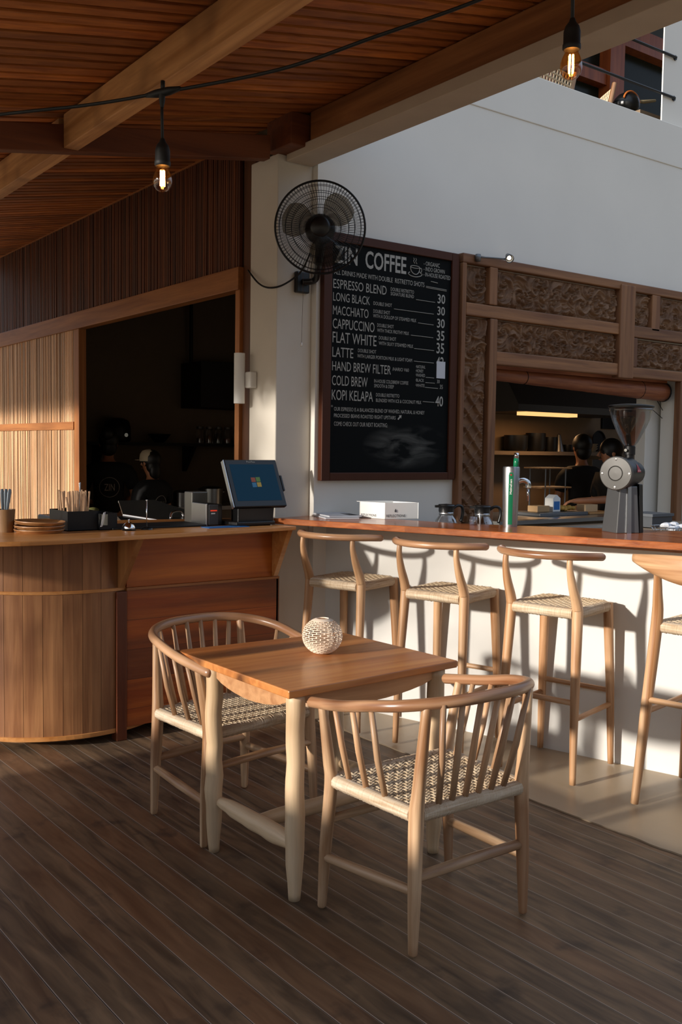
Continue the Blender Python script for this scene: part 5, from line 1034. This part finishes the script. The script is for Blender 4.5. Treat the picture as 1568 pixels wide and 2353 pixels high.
t = thing('plastic_bin', 'grey plastic bin behind the coffee grinder', 'bin', (6.12, 4.43, 1.05)); bm = walls(BM(), 6.02, 6.26, 4.33, 4.55, 1.051, 1.135, .005); obj('bin_body', bm, plain('bin_grey', '3c4045', .5), t, world=True); bm = BM(); box(bm, 6.01, 6.27, 4.32, 4.56, 1.135, 1.155); obj('bin_rim', bm, plain('bin_rim', '50555a', .5), t, world=True)
t = thing('portafilter_tamper', 'metal tamper set on the grey bin by the grinder', 'tamper', (6.02, 4.6, 1.05)); bm = BM(); lathe(bm, [(0, 0), (.03, 0), (.03, .06), (.012, .08), (.012, .16), (.02, .19), (0, .20)], 18); obj('tamper_body', bm, 'chrome', t, 40)
t = thing('wire_basket', 'low wire basket of crumpled napkins at the right of the hatch', 'basket', (5.62, 3.90, 1.05)); bm = BM(); [tube(bm, [(r*math.cos(a), r*math.sin(a), z) for a in [2*PI*i/20 for i in range(20)]], .003, 5, closed=True) for r, z in ((.09, .003), (.11, .03), (.125, .06))]; [tube(bm, [(.09*math.cos(a), .09*math.sin(a), .003), (.125*math.cos(a), .125*math.sin(a), .06)], .002, 4) for a in [2*PI*i/16 for i in range(16)]]; obj('wire_frame', bm, 'steel', t)
bm = BM(); rr = random.Random(4)
for i in range(10): sphere(bm, (5.62+rr.uniform(-.07, .07), 3.90+rr.uniform(-.07, .07), 1.095+rr.uniform(0, .03)), rr.uniform(.02, .035), 1.2, 1, .6, 7)
tag(obj('napkins', bm, 'paper'), 'crumpled paper napkins lying in the wire basket', 'napkins', None, 'stuff')
# lizard ornament and blind cord on the white return beside the hatch
t = thing('lizard_ornament', 'small dark metal lizard fixed to the white return of the hatch', 'ornament', (7.2, 5.098, 1.53))
bm = BM(); tube(bm, spline([(0, 0, .065), (.004, -.004, .045), (-.004, -.005, .015), (.004, -.005, -.02), (-.003, -.004, -.045), (.012, -.003, -.065)], 4), [x[0] for x in spline([(.006,), (.010,), (.012,), (.011,), (.006,), (.003,)], 4)], 8)
for s in (-1, 1):
    for z in (.03, -.02): tube(bm, [(0, -.004, z), (s*.024, -.004, z+.012), (s*.028, -.004, z+.026)], .0038, 6)
obj('lizard_body', bm, plain('bronze', '4d4030', .5, .6), t, True)
t = thing('blind_cord', 'thin black cord looped from the rolled blind to a peg by the jamb', 'cord', (7.2, 5.05, 1.83)); bm = BM(); tube(bm, [(6.98, 5.03, 2.06), (7.27, 5.06, 1.83)], .0028, 6); tube(bm, [(6.95, 5.03, 1.96), (7.27, 5.06, 1.825)], .0028, 6); obj('cord_loop', bm, 'rubber', t); 
for o in t.children: o.matrix_parent_inverse = Matrix.Translation((-7.2, -5.05, -1.83))
bm = BM(); rtube(bm, [(7.285, 5.06, 1.83), (7.29, 5.06, 1.72), (7.285, 5.06, 1.64)], [.01, .018, .014], 8); obj('tassel', bm, plain('tassel_brown', '3a2418', .8), t, True).matrix_parent_inverse = Matrix.Translation((-7.2, -5.05, -1.83))
# ================================================================== UPPER TERRACE
def tchair(loc, rz, lab):
    t = thing('terrace_chair', lab, 'chair', loc, rz, 'woven chairs on the upper terrace')
    for s in (-1, 1):
        bm = BM(); tube(bm, [(s*.24, .22, 0), (s*.24, .20, .46)], .02, 8); obj('front_leg', bm, 'chair', t, True)
        bm = BM(); rtube(bm, [(s*.24, -.22, 0), (s*.24, -.20, .45), (s*.25, -.30, .96)], .021, 8); obj('rear_leg', bm, 'chair', t, True)
    bm = BM(); box(bm, -.24, .24, -.21, .22, .43, .46); obj('seat', bm, 'ropew', t)
    bm = BM()
    for i in range(12): x = -.22+.44*i/11; tube(bm, [(x, -.215, .50), (x*1.03, -.292, .93)], .008, 5)
    for j in range(12): z = .50+.43*j/11; f = (z-.45)/.51; tube(bm, [(-.235, -.205-.095*f, z), (.235, -.205-.095*f, z)], .008, 5)
    obj('woven_back', bm, 'rope', t)
tchair((5.98, 5.66, 3.7), math.radians(8), 'woven terrace chair seen over the parapet behind the hanging bulb')
tchair((6.55, 5.70, 3.7), math.radians(62), 'sunlit woven terrace chair back seen over the parapet')
t = thing('door_1', 'dark glazed terrace door with orange wooden frame above the parapet', 'door', (8.6, 7.1, 3.7)); t['kind'] = 'structure'; del t['category']
M['door_w'] = wood('orange_teak', '8a4320', 'ab5a2c', 'z', .45, k=.7)
for nm, a in (('door_post', (8.68, 8.92, 6.98, 7.19, 3.7, 7.2)), ('door_post', (7.6, 7.8, 6.98, 7.19, 3.7, 7.2)), ('door_rail', (7.8, 8.68, 7.02, 7.19, 5.58, 5.74)), ('lintel', (8.92, 11.2, 7.0, 7.19, 6.06, 6.30)), ('side_panel', (7.25, 7.6, 7.0, 7.19, 3.7, 5.55))):
    bm = BM(); box(bm, *a); obj(nm, bm, 'door_w', t, world=True)
for a in ((7.8, 8.68, 7.13, 7.15, 3.7, 5.58), (7.8, 8.68, 7.13, 7.15, 5.74, 7.2), (8.92, 11.2, 7.13, 7.15, 3.7, 6.06)): bm = BM(); box(bm, *a); obj('pane', bm, 'window', t, world=True)
t = thing('terrace_rail', 'two thin black bars across the terrace opening to the white pier', 'railing', (6.5, 4.98, 4.5))
for z, x0 in ((4.52, 5.6), (4.845, 5.6)):
    bm = BM(); tube(bm, [(x0, 4.985, z), (7.03, 4.985, z)], .011, 8); lathe(bm, [(0, 0), (.02, 0), (.02, .02), (0, .02)], 12, (7.03, 4.99, z), (0, 1, 0)); obj('rail_bar', bm, 'blackm', t, world=True)
t = thing('helmet', 'dark helmet with orange stripe on the terrace parapet', 'helmet', (7.0, 5.45, 4.49)); bm = BM(); sphere(bm, (0, 0, .09), .11, 1, 1.1, .95, 16); obj('shell', bm, 'black', t, True); bm = BM(); tube(bm, [(.112*math.sin(a), -.06, .09+.10*math.cos(a)) for a in [-1.3+.2*i for i in range(14)]], .008, 6); obj('stripe', bm, plain('orange_stripe', 'c06a2a', .5), t)
bm = BM(); box(bm, 6.92, 7.5, 5.24, 5.5, 4.40, 4.475); box(bm, 7.0, 7.06, 5.45, 5.55, 3.7, 4.40); tag(obj('terrace_table', bm, 'dark'), 'narrow dark table behind the parapet carrying the helmet', 'table')
bm = BM(); rtube(bm, [(7.12, 5.42, 4.63), (7.2, 5.42, 4.645), (7.36, 5.42, 4.69)], [.012, .016, .012], 8); tag(obj('short_stick', bm, plain('pale_bark', '9a8a68', .8, noise_amt=.3, nscale=30), None, True), 'pale short stick poking out right of the helmet', 'stick')
# ================================================================== GARDEN TREE (west of the deck, its leaves break up the low sun)
t = thing('garden_tree', 'leafy garden tree beyond the low wall, outside the frame', 'tree', (-7.2, 6.2, -.5))
bm = BM(); tube(bm, [(0, 0, 0), (.05, .1, 1.2), (-.05, .3, 2.4)], [.13, .11, .08], 10)
for a in range(7): tube(bm, [(0, .2, 1.7+.1*a), (.5*math.cos(a*.9), .2+1.4*math.sin(a*.9+.4), 2.6+.22*a), (.8*math.cos(a*.9), .2+2.6*math.sin(a*.9+.4), 3.1+.3*a)], [.05, .03, .012], 6)
obj('trunk', bm, 'bark', t, True)
bm = BM(); rr = random.Random(21)
for c in range(30):
    cx_, cy_, cz_ = rr.uniform(-.9, .9), rr.uniform(-1.3, 5.2), rr.uniform(1.8, 4.1) if c % 5 else rr.uniform(4, 5.4)
    for i in range(26):
        p = Vector((cx_+rr.gauss(0, .16), cy_+rr.gauss(0, .22), cz_+rr.gauss(0, .16))); a = rr.uniform(0, 6.3); u = Vector((math.cos(a)*.4, math.sin(a), rr.uniform(-.7, .3))).normalized()*rr.uniform(.05, .09); w_ = u.cross(Vector((rr.uniform(.5, 1), rr.uniform(-.4, .4), rr.uniform(-.3, .5)))).normalized()*.032
        bm.faces.new([bm.verts.new(p-u), bm.verts.new(p+w_), bm.verts.new(p+u), bm.verts.new(p-w_)])
for c in range(10):
    for i in range(34):
        p = Vector((rr.uniform(-.9, .9), rr.uniform(-.62, -.12), rr.uniform(3.95, 5.0))); a = rr.uniform(0, 6.3); u = Vector((math.cos(a)*.4, math.sin(a), rr.uniform(-.7, .3))).normalized()*rr.uniform(.05, .09); w_ = u.cross(Vector((1, .2, .1))).normalized()*.032
        bm.faces.new([bm.verts.new(p-u), bm.verts.new(p+w_), bm.verts.new(p+u), bm.verts.new(p-w_)])
for c in range(20):
    cx_, cy_, cz_ = rr.uniform(-.9, .9), rr.uniform(-2.0, -.7), rr.uniform(2.9, 4.4)
    for i in range(12):
        p = Vector((cx_+rr.gauss(0, .2), cy_+rr.gauss(0, .22), cz_+rr.gauss(0, .2))); a = rr.uniform(0, 6.3); u = Vector((math.cos(a)*.4, math.sin(a), rr.uniform(-.7, .3))).normalized()*rr.uniform(.05, .09); w_ = u.cross(Vector((rr.uniform(.5, 1), rr.uniform(-.4, .4), rr.uniform(-.3, .5)))).normalized()*.032
        bm.faces.new([bm.verts.new(p-u), bm.verts.new(p+w_), bm.verts.new(p+u), bm.verts.new(p-w_)])
f_ = obj('foliage', bm, 'leaf', t); f_['kind'] = 'stuff'
